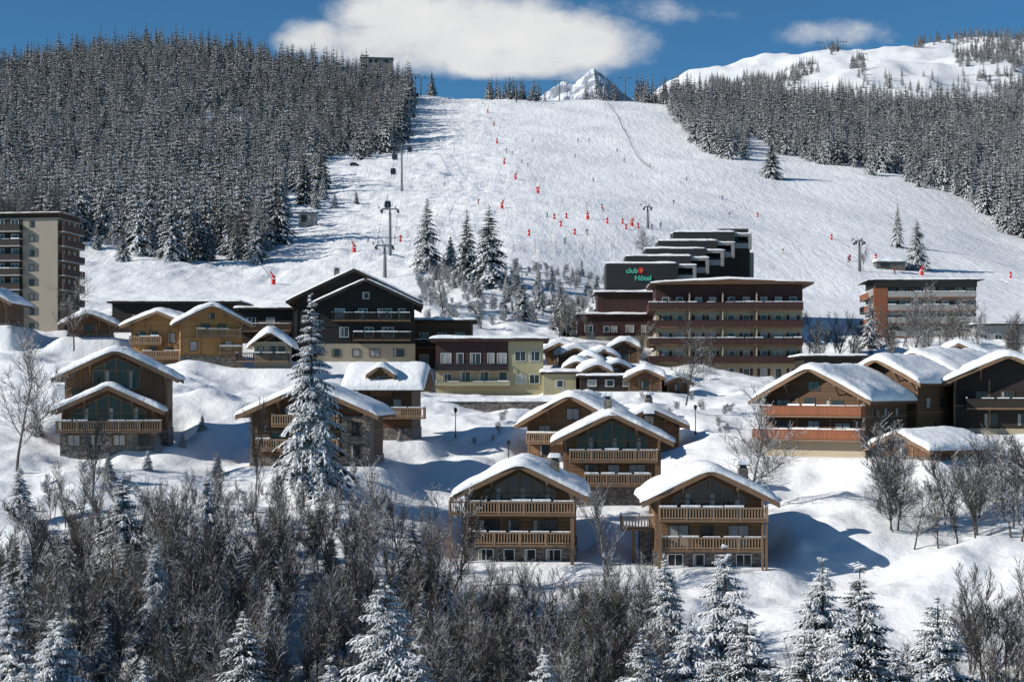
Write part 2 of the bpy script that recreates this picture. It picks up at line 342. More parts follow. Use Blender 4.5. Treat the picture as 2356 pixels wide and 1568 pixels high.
for j in range(nv):
    for i in range(nu):
        a=math.sin(math.pi/2*(-1+2*i/(nu-1))); b=math.sin(math.pi/2*(-1+2*j/(nv-1)))
        x=-.15+a*5.3; y=4.5+b*5.95; e=max(0,1-abs(a)**14)**.5*max(0,1-abs(b)**14)**.5
        vs.append((x,y,9.2-abs(y-4.5)*.483+(.85*e*(1+.3*float(fbm(np.array(x*.5),np.array(y*.5),5,3))) if e>0 else -.05)))
sn.add(vs,[(j*nu+i,j*nu+i+1,(j+1)*nu+i+1,(j+1)*nu+i) for j in range(nv-1) for i in range(nu-1)],'snow'); sn.obj('roof_snow',r,True)
roof_gable(r,2.6,3.4,8.2,1.,.5,.6,0,.5,x0=-.4,y0=-.4,seed=9)
mb=MB(); ff=face('f',6.8,9); win(mb,((-.4,-.4,0),(1,0),(0,-1)),0,6.9,.9,1.1,'fascia'); win(mb,ff,1.6,3.2,1.,1.9); win(mb,((0,-.12,0),(1,0),(0,-1)),-1,.2,1.1,1.2); win(mb,ff,-1.6,4.2,1.2,1.4)
balcony(mb,ff,-1.,5.2,2.9,1.5); mb.obj('balconies',r)
r=chalet('golden_chalet',487,850,246,9.6,11,7.4,2.5,yaw=14,wood='wood_gold',base_h=2.2,ov=1.3,T=.7,balc=[(5.2,-2.4,4.4,1.3),(2.5,1.2,4.6,1.2)],wins=[(-1.,5.5,1.2,1.6),(1.6,5.5,1.2,1.6),(-2.8,3,1.,1.4),(2.6,3,1.1,1.5),(0,8,.8,.8)],seed=10,frame='frame')
r2=chalet('golden_chalet',368,848,250,9.4,9,7.,1.9,yaw=-4,wood='wood_gold',base_h=1.2,ov=1.3,T=.7,balc=[(4.,-4.6,.6,1.4),(1.7,-2.4,4.4,1.4)],wins=[(-3,4.4,1.1,1.5),(-1,4.4,1.1,1.5),(1.9,4.2,1.2,1.5),(-1,2.,1.1,1.4),(1.5,2.,1.1,1.4)],seed=11)
loc=W(615,846,238); r=empty('terrace_hut',loc,0); pad(loc,0,8,6)
mb=MB(); mb.box(-2,3,0,5,-4,4.,'plaster_beige')
for a in(-1,.8,2.2): win(mb,((0,0,0),(1,0),(0,-1)),a,2.1,.8,1.1)
balcony(mb,((0,0,0),(1,0),(0,-1)),-4.5,3.4,1.1,1.6,'wood_dark'); mb.obj('walls',r)
sn=MB(); snow_sheet(sn,3.6,-1.2,6.2,lambda u:5.6-.6*(abs(u)**1.1)-.1,.9,4,18,14,.1,cx=.5); sn.obj('roof_snow',r,True)
mb=MB(); mb.ext([(-3.2,3.4),(.5,5.5),(4.2,3.4),(.5,5.1)],-1.1,6.1,'fascia'); mb.obj('roof',r)
def flatb(name,px0,px1,pyt,pyb,D,d,wall,roofm,yaw=0,wins=(),T=.35,ov=.8,curt=.3,bands=(),sh=None,fr='frame_white',th=.35,fall=4.):
    w=(px1-px0)/F*D; h=(pyb-pyt)/F*D; loc=W((px0+px1)/2,pyb,D); r=empty(name,loc,yaw); pad(loc,yaw,w,d,fall=fall)
    mb=MB(); mb.box(-w/2,w/2,0,d,-5,h,wall)
    for(z0,z1,m_) in bands: mb.box(-w/2-.05,w/2+.05,-.05,d+.05,z0,z1,m_)
    mb.obj('walls',r); flat_roof(r,-w/2,w/2,0,d,h,ov,th,T,roofm,seed=int(px0)%11)
    if wins:
        wb=MB()
        for(a,z,ww,hh) in wins: win(wb,face('f',w,d),a*w/2,z,ww,hh,fr,sh,curt)
        wb.obj('windows',r)
    return r,w,h
flatb('flat_roof_lodge',258,545,697,765,275,12,'wood_dark','wood_dark',wins=[(-.6,1.5,1.4,1.5),(-.2,1.5,1.4,1.5),(.3,1.5,1.4,1.5)])
r,w,h=flatb('flat_roof_lodge',548,672,712,790,268,10,'wood_dark','wood_dark',wins=[(-.5,3.,1.3,1.4),(.2,3.,1.3,1.4),(.7,.8,1.3,1.4)])
mb=MB(); balcony(mb,face('f',w,10),-w/2,w/2,2.2,1.3,'wood_brown'); mb.obj('balconies',r)
r=chalet('large_dark_chalet',842,832,252,15.6,14,9.4,3.6,yaw=4,wood='wood_black',base='plaster_beige',base_h=2.9,ov=1.3,T=.28,fasc='wood_dark',
  balc=[(6.7,-5.4,7.2,1.3),(3.6,-2.0,7.2,1.2)],rail='wood_dark',frame='frame_white',curt=.15,
  wins=[(-4.2,7.,1.5,1.5),(-.5,7.,1.3,1.5),(3.,7.,2.2,1.5),(5.7,7.,1.,1.5),(0,10.2,.9,.9),(-3.5,4.,1.3,1.5),(.5,4.,1.3,1.5),(3.5,4,1.8,1.5)],seed=12)
mb=MB(); f5=((0,-.12,0),(1,0),(0,-1))
for a,ww in((-4.8,1.1),(-1.6,1.1),(1.4,1.6),(5.3,1.6)): win(mb,f5,a,.9,ww,1.1,'frame',cur=.2)
mb.obj('ground_floor_windows',r)
r=chalet('large_dark_chalet',815,832,259,19.,14,10.4,4.6,yaw=4,wood='wood_black',base='wood_dark',base_h=1,ov=1.6,T=.28,fasc='wood_dark',chim=[(-3.,3.)],seed=13)
r,w,h=flatb('terrace_building',948,1085,740,850,262,10,'wood_brown','wood_dark',wins=[(-.6,4.6,1.4,1.5),(0,4.6,1.4,1.5),(.6,4.6,1.4,1.5),(-.6,1.,1.4,1.5),(.2,1.,1.4,1.5)],T=.4)
mb=MB(); balcony(mb,face('f',w,10),-w/2,w/2,3.8,1.5,'wood_dark'); mb.obj('balconies',r)
r,w,h=flatb('yellow_apartment_house',1003,1250,785,909,244,11,'plaster_yellow','wood_maroon',T=.45,ov=.9,th=.5)
wb=MB(); ff=face('f',w,11); wb.ob(ff,-w/2-.02,2.9,.0,.12,3.9,h,'wood_maroon')
f2=((0,-.12,0),(1,0),(0,-1))
for a,ww in((-6.8,1.5),(-4.6,.9),(-2.2,1.5),(.2,.9),(1.9,1.3)): win(wb,f2,a,4.9,ww,1.6,'frame_white')
for a in(4.8,7.): win(wb,ff,a,5.4,1.6,1.4,'frame_white')
for a,ww,hh in((-6.6,1.3,1.4),(-3.8,1.5,1.9),(-.9,1.4,1.9),(2.1,1.2,1.9),(4.9,1.4,1.3),(7,1.4,1.3)): win(wb,ff,a,1.9,ww,hh,'frame_white',cur=.4)
wb.obj('windows',r)
mb=MB(); balcony(mb,ff,-w/2,2.9,3.8,1.2,'metal_dark',snow=False); balcony(mb,ff,-w/2,3.2,1.4,1.2,'plaster_yellow',h=.7,style='sol'); mb.obj('balconies',r)
flatb('garage_annex',1250,1325,860,908,240,7,'plaster_yellow','wood_maroon',wins=[(0,1.2,1.,1.)],T=.5,ov=.4)
D=280;loc=W(1677,882,D); r=empty('beige_hotel',loc,-3); w,d,h=26.,14.,17.6; pad(loc,-3,w,d)
mb=MB(); mb.box(-w/2,w/2,0,d,-6,h,'plaster_beige'); mb.box(-w/2-.06,w/2+.06,-.06,d+.06,13.3,h-.01,'wood_maroon'); mb.obj('walls',r)
mb=MB(); mb.ext([(-w/2-1.2,h+.05),(-w/2-1.2,h+.4),(0,h+1.),(w/2+1.8,h+.4),(w/2+1.8,h+.05)],-2.4,d+1,'wood_brown'); mb.obj('roof',r)
s=MB(); snow_sheet(s,w/2+1.5,-2.4,d+1,lambda u:h+1.-.046*abs(u),.45,3,30,12,.05,cx=.3); s.obj('roof_snow',r,True)
bb=MB(); wb=MB(); ff=face('f',w,d); fl=face('l',w,d)
for i in range(5):
    z=.55+3.18*i
    if i>0:
        balcony(bb,ff,-w/2-1.3,w/2,z,1.7,'wood_maroon',h=1.2,style='sol',floor='wood_brown',snow=(i%2==0)); balcony(bb,fl,-1.3,d-2,z,1.3,'wood_maroon',h=1.2,style='sol',ends=False,floor='wood_brown',snow=False)
        for a in(-7.1,-1.2,4.8): bb.ob(ff,a-.1,a+.1,0,1.5,z,z+2.9,'plaster_beige')
    for k,a in enumerate((-11.3,-8.8,-5.4,-2.9,.4,3.1,6.2,8.8,11.4)):
        win(wb,((0,-.062 if i==4 else 0,0),(1,0),(0,-1)),a,z+(.0 if k%2 else .8),1.05,2.1 if k%2 else 1.3,'frame_white','shutter' if k%3!=1 else None,cur=.4)
    for a in(3,7,10): win(wb,((-w/2-(.062 if i==4 else 0),0,0),(0,1),(-1,0)),a,z+.6,1.,1.4,'frame_white')
bb.obj('balconies',r); wb.obj('windows',r)
D=312;loc=W(1497,690,D); r=empty('stepped_club_hotel',loc,0); pad(loc,0,26,26,x0=4,fall=6)
def PX(px): return (px-1497)/F*D
mb=MB()
for i,(a,b_,yt,yy) in enumerate([(1395,1560,605,0),(1440,1590,588,4.5),(1485,1625,571,9),(1515,1650,553,13.5),(1550,1690,533,18)]):
    X0=(a-CX)/F*(D+yy)-loc[0]; X1=(b_-CX)/F*(D+yy)-loc[0]; zt=(HY-yt)/F*(D+yy)-loc[2]
    mb.box(X0,X1,yy,yy+7,-6,zt,'shingle')
    X2=X1+3.4
    mb.box(X1,X2,yy+1.2,yy+7.5,-6,zt-1.8,'wood_dark')
    mb.box(X1-.2,X2+.3,yy+.8,yy+7.6,zt-.9,zt-.3,'concrete'); mb.box(X2-.3,X2+.31,yy+.5,yy+7.7,zt-3.6,zt-.9,'concrete')
    mb.box(X1,X2,yy+.9,yy+1.2,zt-3.4,zt-2.3,'plaster_grey')
    s=MB(); snow_sheet(s,(X1-X0)/2,yy,yy+7,lambda u,zt=zt:zt,.4,i,16,10,.05,cx=(X0+X1)/2); s.obj('roof_snow_%d'%i,r,True)
    s=MB(); snow_sheet(s,(X2+.5-X1)/2,yy+.8,yy+7.6,lambda u,zt=zt:zt-.3,.3,i+5,10,10,.02,cx=(X1+X2+.5)/2); s.obj('balcony_snow_%d'%i,r,True)
X0=(1655-CX)/F*334-loc[0]; X1=(1722-CX)/F*334-loc[0]; zt=(HY-526)/F*334-loc[2]
mb.box(X0,X1,22,30,-6,zt,'shingle'); mb.box(X0+3,X0+4,21.8,22,zt-6.5,zt-1,'concrete'); mb.box(X1,X1+1.3,23,28,-6,zt-5,'concrete'); mb.box(X0+5,X1-.4,21.85,22,zt-7,zt-5.8,'concrete')
mb.obj('walls',r)
wb=MB(); fs_=((0,22,0),(1,0),(0,-1))
for k in range(2): win(wb,fs_,X1-1.1,zt-4-k*4,.9,1.2,'frame_white')
wb.obj('windows',r)
mb=MB(); nseg=16
mb.add([(PX(1474)+.62*math.cos(t*2*math.pi/nseg),-.1,(690-622)/F*D+.62*math.sin(t*2*math.pi/nseg)) for t in range(nseg)],[tuple(range(nseg))],'red')
mb.add([(PX(1474)+.3*math.cos(t*2*math.pi/nseg)+.1,-.13,(690-622)/F*D+.3*math.sin(t*2*math.pi/nseg)) for t in range(nseg)],[tuple(range(nseg))],'orange')
mb.obj('sign_emblem',r)
for txt,px_,py_ in(('club',1440,628),('Hôtel',1460,645)):
    c=bpy.data.curves.new('sign_text',type='FONT'); c.body=txt; c.size=1.45; c.extrude=.04; c.offset=.03
    o=bpy.data.objects.new('sign_text',c); sc.collection.objects.link(o); o.parent=r; o.location=(PX(px_),-.12,(690-py_)/F*D); o.rotation_euler=(math.pi/2,0,0); c.materials.append(MATS['teal'])
r,w,h=flatb('maroon_wing',1375,1515,675,730,302,8,'wood_maroon','wood_maroon',T=.4,ov=.5)
r,w,h=flatb('maroon_wing',1332,1512,726,800,294,9,'wood_maroon','wood_maroon',T=.35,ov=.5,wins=[(-.75,3.,1.4,1.2),(-.3,3.,1.,1.),(-.1,3.,1.,1.),(.3,3.,1.4,1.2),(.7,3.,1.4,1.2)],bands=[(0,2.2,'plaster_beige')])
D=292;loc=W(30,768,D); r=empty('apartment_tower',loc,-8); w,d,h=17.5,10.,21.6; pad(loc,-8,w,d)
mb=MB(); mb.box(-w/2,w/2,0,d,-8,h,'plaster_tower'); mb.box(-w/2-.05,w/2+.05,-.05,d+.05,h-.01,h+.7,'wood_dark'); mb.obj('walls',r)
flat_roof(r,-w/2,w/2,0,d,h+.7,.9,.2,.2,'wood_brown',3)
bb=MB(); wb=MB(); ff=face('f',w,d); fr_=face('r',w,d)
bb.ob(ff,-w/2,1.9,.0,.04,-3,h-.3,'wood_dark'); bb.ob(fr_,.3,d-.3,0,.04,-3,h-.3,'wood_brown')
for i in range(-1,8):
    z=2.72*i+.1
    balcony(bb,ff,-w/2,1.9,z,1.3,'wood_dark',style='sol',floor='concrete',snow=(i%2==0)); balcony(bb,fr_,.3,d-.3,z,1.2,'wood_maroon',style='sol',floor='concrete',snow=False)
    f2=((0,-.04,0),(1,0),(0,-1)); f4=((w/2+.04,0,0),(0,1),(1,0))
    for a in(-7.5,-5,-2.4,.4): win(wb,f2,a,z+.1,1.3,2.,'frame_white',cur=.25)
    win(wb,ff,3.7,z+.8,.8,1.,'shutter')
    for a in(2.5,5.,7.5): win(wb,f4,a,z+.1,1.3,2.,'frame',cur=.2)
bb.obj('balconies',r); wb.obj('windows',r)
D=330;loc=W(2128,802,D); r=empty('apartment_block',loc,-4); w,d,h=21.,12.,14.4; pad(loc,-4,w,d)
mb=MB(); mb.box(-w/2,w/2,0,d,-6,h,'plaster_grey'); mb.box(-w/2,w/2,-1.4,d+.1,h-1.5,h,'wood_black'); mb.box(-w/2-.3,-w/2+2.5,-1.3,0,-6,h-1.6,'wood_red'); mb.obj('walls',r)
flat_roof(r,-w/2,w/2,0,d,h+.01,1.5,.15,.3,'wood_black',5)
bb=MB(); wb=MB(); ff=face('f',w,d); fl=face('l',w,d)
for i in range(5):
    z=2.75*i-.2
    balcony(bb,ff,-w/2+2.6,w/2-.2,z,1.3,'plaster_grey',style='sol',floor='wood_red'); balcony(bb,fl,0,d,z,1.3,'wood_red',style='sol',ends=False)
    for a in(-7,-4.4,-1.6,1.4,4.2,7,9.3): win(wb,ff,a,z+.1,1.4,2.,'frame_white','wood_brown',cur=.3)
bb.obj('balconies',r); wb.obj('windows',r)
flatb('flat_roof_lodge',2252,2480,748,815,318,10,'plaster_grey','wood_dark',wins=[(-.9,2.6,1.4,1.4),(-.6,2.6,1.4,1.4),(-.3,2.6,1.4,1.4),(0,2.6,1.4,1.4),(.4,2.6,1.4,1.4)])
flatb('flat_roof_lodge',1850,1985,822,900,262,9,'wood_dark','wood_dark',wins=[(-.6,3,1.4,1.2),(0,3,1.4,1.2),(.6,3,1.4,1.2)])
N=dict(wood='wood_brown',base='plaster_beige',ov=1.3,of=1.7,style='sol',rail='wood_red',T=.8)
chalet('long_balcony_chalet',1872,1050,186,12.6,15,7.0,3.4,yaw=-33,base_h=1.9,balc=[(4.9,-6.3,6.4,1.5),(2.1,-7.2,6.4,1.6)],wins=[(-3.8,5.1,1.6,1.6),(-.5,5.1,1.2,1.9),(2.6,5.1,2.,1.6),(-3.8,2.3,1.6,1.7),(0,2.3,1.4,1.9),(3.6,2.3,1.8,1.7),(0,7.9,1.4,1.)],rwins=[(3,4.6,1.,1.1),(7,4.6,1.,1.1),(11,4.6,1,1.1),(4,2.4,1,1.1)],seed=14,**N)
chalet('long_balcony_chalet',2030,1010,198,10.,15,7.4,2.6,yaw=-44,base_h=.6,balc=[],wins=[(1.8,4,1.4,1.2)],rwins=[(2.5,4.,1,1.2),(6,4,1,1.2),(10,4.,1.,1.2),(4,1,1,1.2)],seed=15,**N)
chalet('long_balcony_chalet',2115,1000,207,10.,16,8.2,2.6,yaw=-44,base_h=.6,balc=[],wins=[(1.8,4,1.4,1.2)],rwins=[(2.5,4.,1,1.2),(5,4,1.6,1.2),(10,4.,1.,1.2),(4,1,1.6,1.2)],seed=16,**N)
N2=dict(N); N2.update(wood='wood_dark',rail='wood_dark')
chalet('dark_chalet',2318,1000,196,13,12,6.9,2.9,yaw=-14,base_h=.8,balc=[(3.4,-5,6,1.5)],wins=[(-3,3.8,1.5,1.6),(0,3.8,1.5,1.6),(3,3.8,1.5,1.6),(-2,1.2,1.5,1.4),(2,1.2,1.5,1.4)],seed=17,**N2)
chalet('dark_chalet',2205,860,236,8,9,2.4,1.9,yaw=-14,base_h=.3,balc=[],wins=[(0,.7,1,1)],seed=18,**N2)
r=chalet('snow_covered_garage',2080,1055,178,8.5,8,1.3,1.5,base_h=.3,ov=1.3,of=1.2,T=.6,wood='wood_brown',yaw=-62,wins=[(0,.4,1.2,.9)],seed=19)
for i,(px,py,D,w_,h_,ri,yw) in enumerate([(1322,838,252,3.6,1.6,1.,10),(1352,856,248,3.6,1.6,1.,-10),(1388,852,250,4.,2.,1.1,8),(1328,868,244,3.4,1.5,1.,-6),(1437,836,256,4.6,2.4,1.3,-5),(1372,878,240,3.6,1.6,1.,6),(1484,900,236,5.,2.,1.3,-4),(1418,868,246,3.4,1.4,.9,12),(1288,840,262,5,2.3,1.2,-8),(1560,905,238,3.4,1.6,.9,8)]):
    chalet('garden_cabin',px,py,D,w_,4.,h_,ri,yaw=yw,wood='wood_brown',base_h=.2,ov=.6,of=.7,T=.85,wins=[(0,.5,1.,1.)],seed=20+i)
flatb('terrace_wall_building',1335,1470,868,900,238,6,'wood_dark','wood_dark',wins=[(-.6,.8,1.2,.9),(0,.8,1.2,.9),(.6,.8,1.2,.9)],T=.3,ov=.5)
chalet('gabled_chalet',-32,748,262,7,9,4.,2.,yaw=0,wood='wood_brown',base_h=.5,T=.7,wins=[(0,2,1.2,1.2)],seed=31)
chalet('gabled_chalet',205,775,262,7,7,2.2,1.6,yaw=10,wood='wood_brown',base_h=.5,T=.8,wins=[(0,1,1.2,1.)],seed=32)
loc=W(1125,940,226); r=empty('retaining_wall',loc,0)
mb=MB(); mb.box(-10,10.5,0,.8,-2,1.1,'stone'); mb.obj('wall',r)
s=MB(); snow_sheet(s,10.4,0,.9,lambda u:1.1,.5,3,40,8,.15,cx=.25); s.obj('snow_cap',r,True)
# ================================================================ TERRAIN
C=[-1200,0,200,400,600,800,960,1200,1400,1550,1700,1850,2000,2200,2356,3600]
T_=[(125,[1450,1450,1450,1440,1440,1450,1480,1500,1500,1500,1500,1490,1480,1470,1460,1440]),
(138,[1300,1300,1290,1280,1290,1310,1350,1370,1380,1380,1380,1370,1360,1350,1340,1320]),
(150,[1180,1190,1180,1180,1190,1200,1275,1292,1298,1300,1302,1295,1285,1260,1250,1200]),
(170,[1050,1070,1075,1080,1085,1085,1170,1185,1180,1175,1165,1150,1130,1115,1110,1080]),
(190,[960,985,1005,1005,1015,1020,1055,1062,1058,1050,1045,1045,1045,1035,1030,1000]),
(215,[900,920,920,900,930,950,985,990,975,965,960,960,960,965,965,940]),
(235,[840,860,850,860,865,875,925,928,915,905,905,910,915,920,920,900]),
(250,[780,800,815,850,850,850,900,905,890,885,885,885,890,880,870,850]),
(290,[740,765,765,775,780,770,755,765,800,850,860,850,830,815,812,800]),
(340,[680,690,695,695,690,685,665,672,700,715,730,742,745,745,745,740]),
(380,[640,640,635,640,650,635,612,615,645,660,680,690,700,705,715,700]),
(430,[590,592,585,592,600,580,588,580,600,615,625,640,645,655,675,680]),
(520,[530,555,540,520,520,515,510,500,500,505,525,550,560,585,610,640]),
(650,[420,440,425,420,430,435,430,430,430,435,450,470,480,500,535,580]),
(800,[320,330,320,320,340,362,350,350,350,350,360,380,390,415,435,480]),
(1000,[220,215,195,188,210,250,270,272,270,275,285,300,310,325,335,370]),
(1150,[190,174,138,120,148,178,222,228,228,234,245,252,258,262,262,280]),
(1300,[230,230,220,215,235,252,265,270,270,270,265,265,265,270,270,280]),
(1700,[330,330,330,330,330,330,330,330,320,265,245,235,225,225,230,230]),
(2200,[400,400,400,400,400,400,400,400,330,205,185,160,145,150,155,150]),
(2700,[450,450,450,450,450,450,450,430,280,150,140,112,95,90,84,80]),
(3300,[500]*8+[350,250,230,210,200,190,180,170]),
(9500,[800]*16)]
near=[(2,-16),(30,-22),(60,-30),(90,-33),(110,-26.5)]
Drow=np.array([n[0] for n in near]+[t[0] for t in T_],float)
ZT=np.array([[n[1]]*16 for n in near]+[[(HY-p)/F*t[0] for p in t[1]] for t in T_])
Sax=np.linspace(math.log(2),math.log(9500),900); Pax=np.linspace(-1200,3600,241)
tmp=np.array([np.interp(Pax,C,row) for row in ZT])
Dx=np.exp(Sax)
GZ=np.array([np.interp(Dx,Drow,tmp[:,j]) for j in range(len(Pax))]).T
def gsm(A,ax,sig):
    r=int(sig*3); k=np.exp(-.5*(np.arange(-r,r+1)/sig)**2); k/=k.sum()
    pw=[(0,0),(0,0)]; pw[ax]=(r,r); B=np.pad(A,pw,mode='edge'); o=np.zeros_like(A)
    for i,kk in enumerate(k):
        o+=kk*(B[i:i+A.shape[0],:] if ax==0 else B[:,i:i+A.shape[1]])
    return o
GZ=gsm(gsm(GZ,0,2.6),1,2.6)
def ht0(X,Y):
    s=(np.log(np.clip(Y,2.01,9400))-Sax[0])/(Sax[1]-Sax[0]); p=(np.clip(X/np.maximum(Y,2)*F+CX,-1190,3590)+1200)/20.
    i=np.clip(s.astype(int),0,898); j=np.clip(p.astype(int),0,239); a=s-i; b=p-j
    return (GZ[i,j]*(1-a)+GZ[i+1,j]*a)*(1-b)+(GZ[i,j+1]*(1-a)+GZ[i+1,j+1]*a)*b
def ht(X,Y):
    X=np.asarray(X,float);Y=np.asarray(Y,float); z=ht0(X,Y)
    px=X/np.maximum(Y,2)*F+CX
    villa=np.clip((360-Y)/40,0,1)*np.clip((Y-60)/40,0,1)
    far=np.clip((Y-340)/60,0,1)*np.clip((1400-Y)/150,0,1)
    z=z+villa*(3.0*fbm(X/16,Y/16,1,3)+.9*fbm(X/4.5,Y/4.5,5,3)+.7*np.abs(vn(X/7,Y/7,8)))
    mog=np.clip((1260-px)/160,0,1)*.85+.15
    z=z+far*(3.4*fbm(X/60,Y/80,9,3)+mog*1.8*np.abs(fbm(X/8,Y/12,12,3)))
    hl=np.clip((Y-1700)/300,0,1)
    z=z+hl*(30*fbm(X/210,Y/210,30,5)-14*np.abs(fbm(X/70,Y/120,33,3)))
    for(cx,cy,hw,hd,t,pz,fall) in PADS:
        c,s_=math.cos(t),math.sin(t); lx=(X-cx)*c+(Y-cy)*s_; ly=-(X-cx)*s_+(Y-cy)*c
        dd=np.hypot(np.maximum(np.abs(lx)-hw,0),np.maximum(np.abs(ly)-hd,0))
        w_=np.clip(1-dd/fall,0,1); w_=w_*w_*(3-2*w_)
        z=z*(1-w_)+pz*w_
    return z
rows=np.concatenate([np.linspace(2,95,40),np.arange(96,360,.75),np.arange(360,1250,2.6),np.geomspace(1250,9000,170)])
cols=np.linspace(-.66,.66,640)
YY,UU=np.meshgrid(rows,cols,indexing='ij'); XX=UU*(YY+60); ZZ=ht(XX,YY)
nr,nc=XX.shape; co=np.stack([XX,YY,ZZ],-1).reshape(-1,3)
I=(np.arange(nr-1)[:,None]*nc+np.arange(nc-1)[None,:]).ravel()
quads=np.stack([I,I+1,I+nc+1,I+nc],1)
me=bpy.data.meshes.new('snow_terrain'); me.vertices.add(len(co)); me.vertices.foreach_set('co',co.ravel().astype(np.float32))
me.loops.add(quads.size); me.loops.foreach_set('vertex_index',quads.ravel().astype(np.int32))
me.polygons.add(len(quads)); me.polygons.foreach_set('loop_start',np.arange(0,quads.size,4,dtype=np.int32)); me.polygons.foreach_set('loop_total',np.full(len(quads),4,dtype=np.int32))
me.polygons.foreach_set('use_smooth',np.ones(len(quads),bool)); me.update(calc_edges=True); me.materials.append(MATS['snow_ground'])
o=bpy.data.objects.new('snow_terrain',me); sc.collection.objects.link(o)
def h1(x,y): return float(ht(np.array([x]),np.array([y]))[0])
_DD=np.arange(120,3000,1.5)
def hit(px,py,dmin=120):
    d=_DD[_DD>=dmin]; x=(px-CX)/F*d; z=ht(x,d); pp=HY-z/d*F
    k=np.argmax(pp<=py)
    if pp[k]>py: k=int(np.argmin(pp))
    return float(x[k]),float(d[k]),float(z[k])
n1,n2=110,60
xs=np.linspace((1120-CX)/F*5000,(1560-CX)/F*5000,n1); ys=np.linspace(4700,5500,n2)
PX_,PY_=np.meshgrid(xs,ys,indexing='ij')
prof=np.interp(PX_/5000*F+CX,[1120,1230,1262,1300,1320,1345,1366,1385,1405,1430,1480,1560],[330,234,208,184,190,170,156,170,188,210,250,330])
ridge=1-np.abs(PY_-5000)/420
Z=(HY-prof)/F*5000*np.clip(ridge*.35+.65,0,1)+ (np.abs(fbm(PX_/70,PY_/90,3,5))*-70+8)*np.clip(1.3-ridge,0.25,1)
mb=MB(); mb.v=[(float(a),float(b),float(c)) for a,b,c in zip(PX_.ravel(),PY_.ravel(),Z.ravel())]; mb.mi('rock')
for i in range(n1-1):
    for j in range(n2-1): mb.f.append((i*n2+j,(i+1)*n2+j,(i+1)*n2+j+1,i*n2+j+1)); mb.m.append(0)
mb.obj('rocky_mountain_peak')
# ================================================================ TREES
def spruce(name,seed,H,R,nwh,nb,seg,detail,snowp=.7,lift=.1):
    rd=random.Random(seed); mb=MB(); mb.tube((0,0,-1.5),(0,0,H*.97),H*.017+.03,.02,'bark',6)
    def br(P0,a,L,s0,dr,Wd,seg,lev,sp):
        ca,sa=math.cos(a),math.sin(a); pts=[]
        for k in range(seg+1):
            t=k/seg; pts.append((P0[0]+ca*L*t,P0[1]+sa*L*t,P0[2]+L*(s0*t-dr*t*t)))
        vs=[];fs=[];vw=[];fw=[]
        for k in range(seg):
            p,q=pts[k],pts[k+1]; t=(k+1)/seg; tt=(k+.5)/seg
            ww=Wd*(1-tt)**.55*rd.uniform(.7,1.25)*(0.6 if k==0 else 1)
            sn=rd.random()<sp
            for sg in(-1,1):
                S=(q[0]-sa*sg*ww+ca*ww*.25,q[1]+ca*sg*ww+sa*ww*.25,q[2]-ww*rd.uniform(.25,.6))
                o=len(vs); vs+= [p,q,S]; fs.append((o,o+1,o+2) if sg<0 else (o+1,o,o+2))
                if sn:
                    l=lift*(.5+L*.25); e=.62; o=len(vw)
                    p2=(p[0],p[1],p[2]+l); q2=(q[0],q[1],q[2]+l*(1-t*.6)); m_=((p[0]+q[0])/2,(p[1]+q[1])/2,(p[2]+q[2])/2)
                    S2=(m_[0]+(S[0]-m_[0])*e,m_[1]+(S[1]-m_[1])*e,m_[2]+(S[2]-m_[2])*e+.03)
                    vw+=[p2,q2,S2]; fw.append((o,o+1,o+2) if sg<0 else (o+1,o,o+2))
                if detail and lev==0 and k>0:
                    br(((p[0]+q[0])/2,(p[1]+q[1])/2,(p[2]+q[2])/2),a+sg*rd.uniform(.6,1.05),ww*rd.uniform(1.3,2.),-.15,.35,ww*.45,3,1,sp*.8)
            hx=(p[0]+q[0])/2;hy=(p[1]+q[1])/2; o=len(vs); vs+=[p,q,(hx,hy,(p[2]+q[2])/2-ww*.9)]; fs.append((o,o+1,o+2))
        mb.add(vs,fs,'needle')
        if vw: mb.add(vw,fw,'snow')
    for i in range(nwh):
        f=(i+rd.random()*.6)/nwh; z=H*(.04+.94*f); L0=R*(1-f)**.85+H*.008
        for j in range(nb if f<.85 else max(4,nb-3)):
            a=rd.uniform(0,2*math.pi); L=L0*rd.uniform(.6,1.12)
            br((0,0,z+rd.uniform(-.2,.2)),a,L,-.15+.75*f**1.4,.35+.1*rd.random(),.26*L+.06,seg,0,snowp)
    return mb.mesh(name)
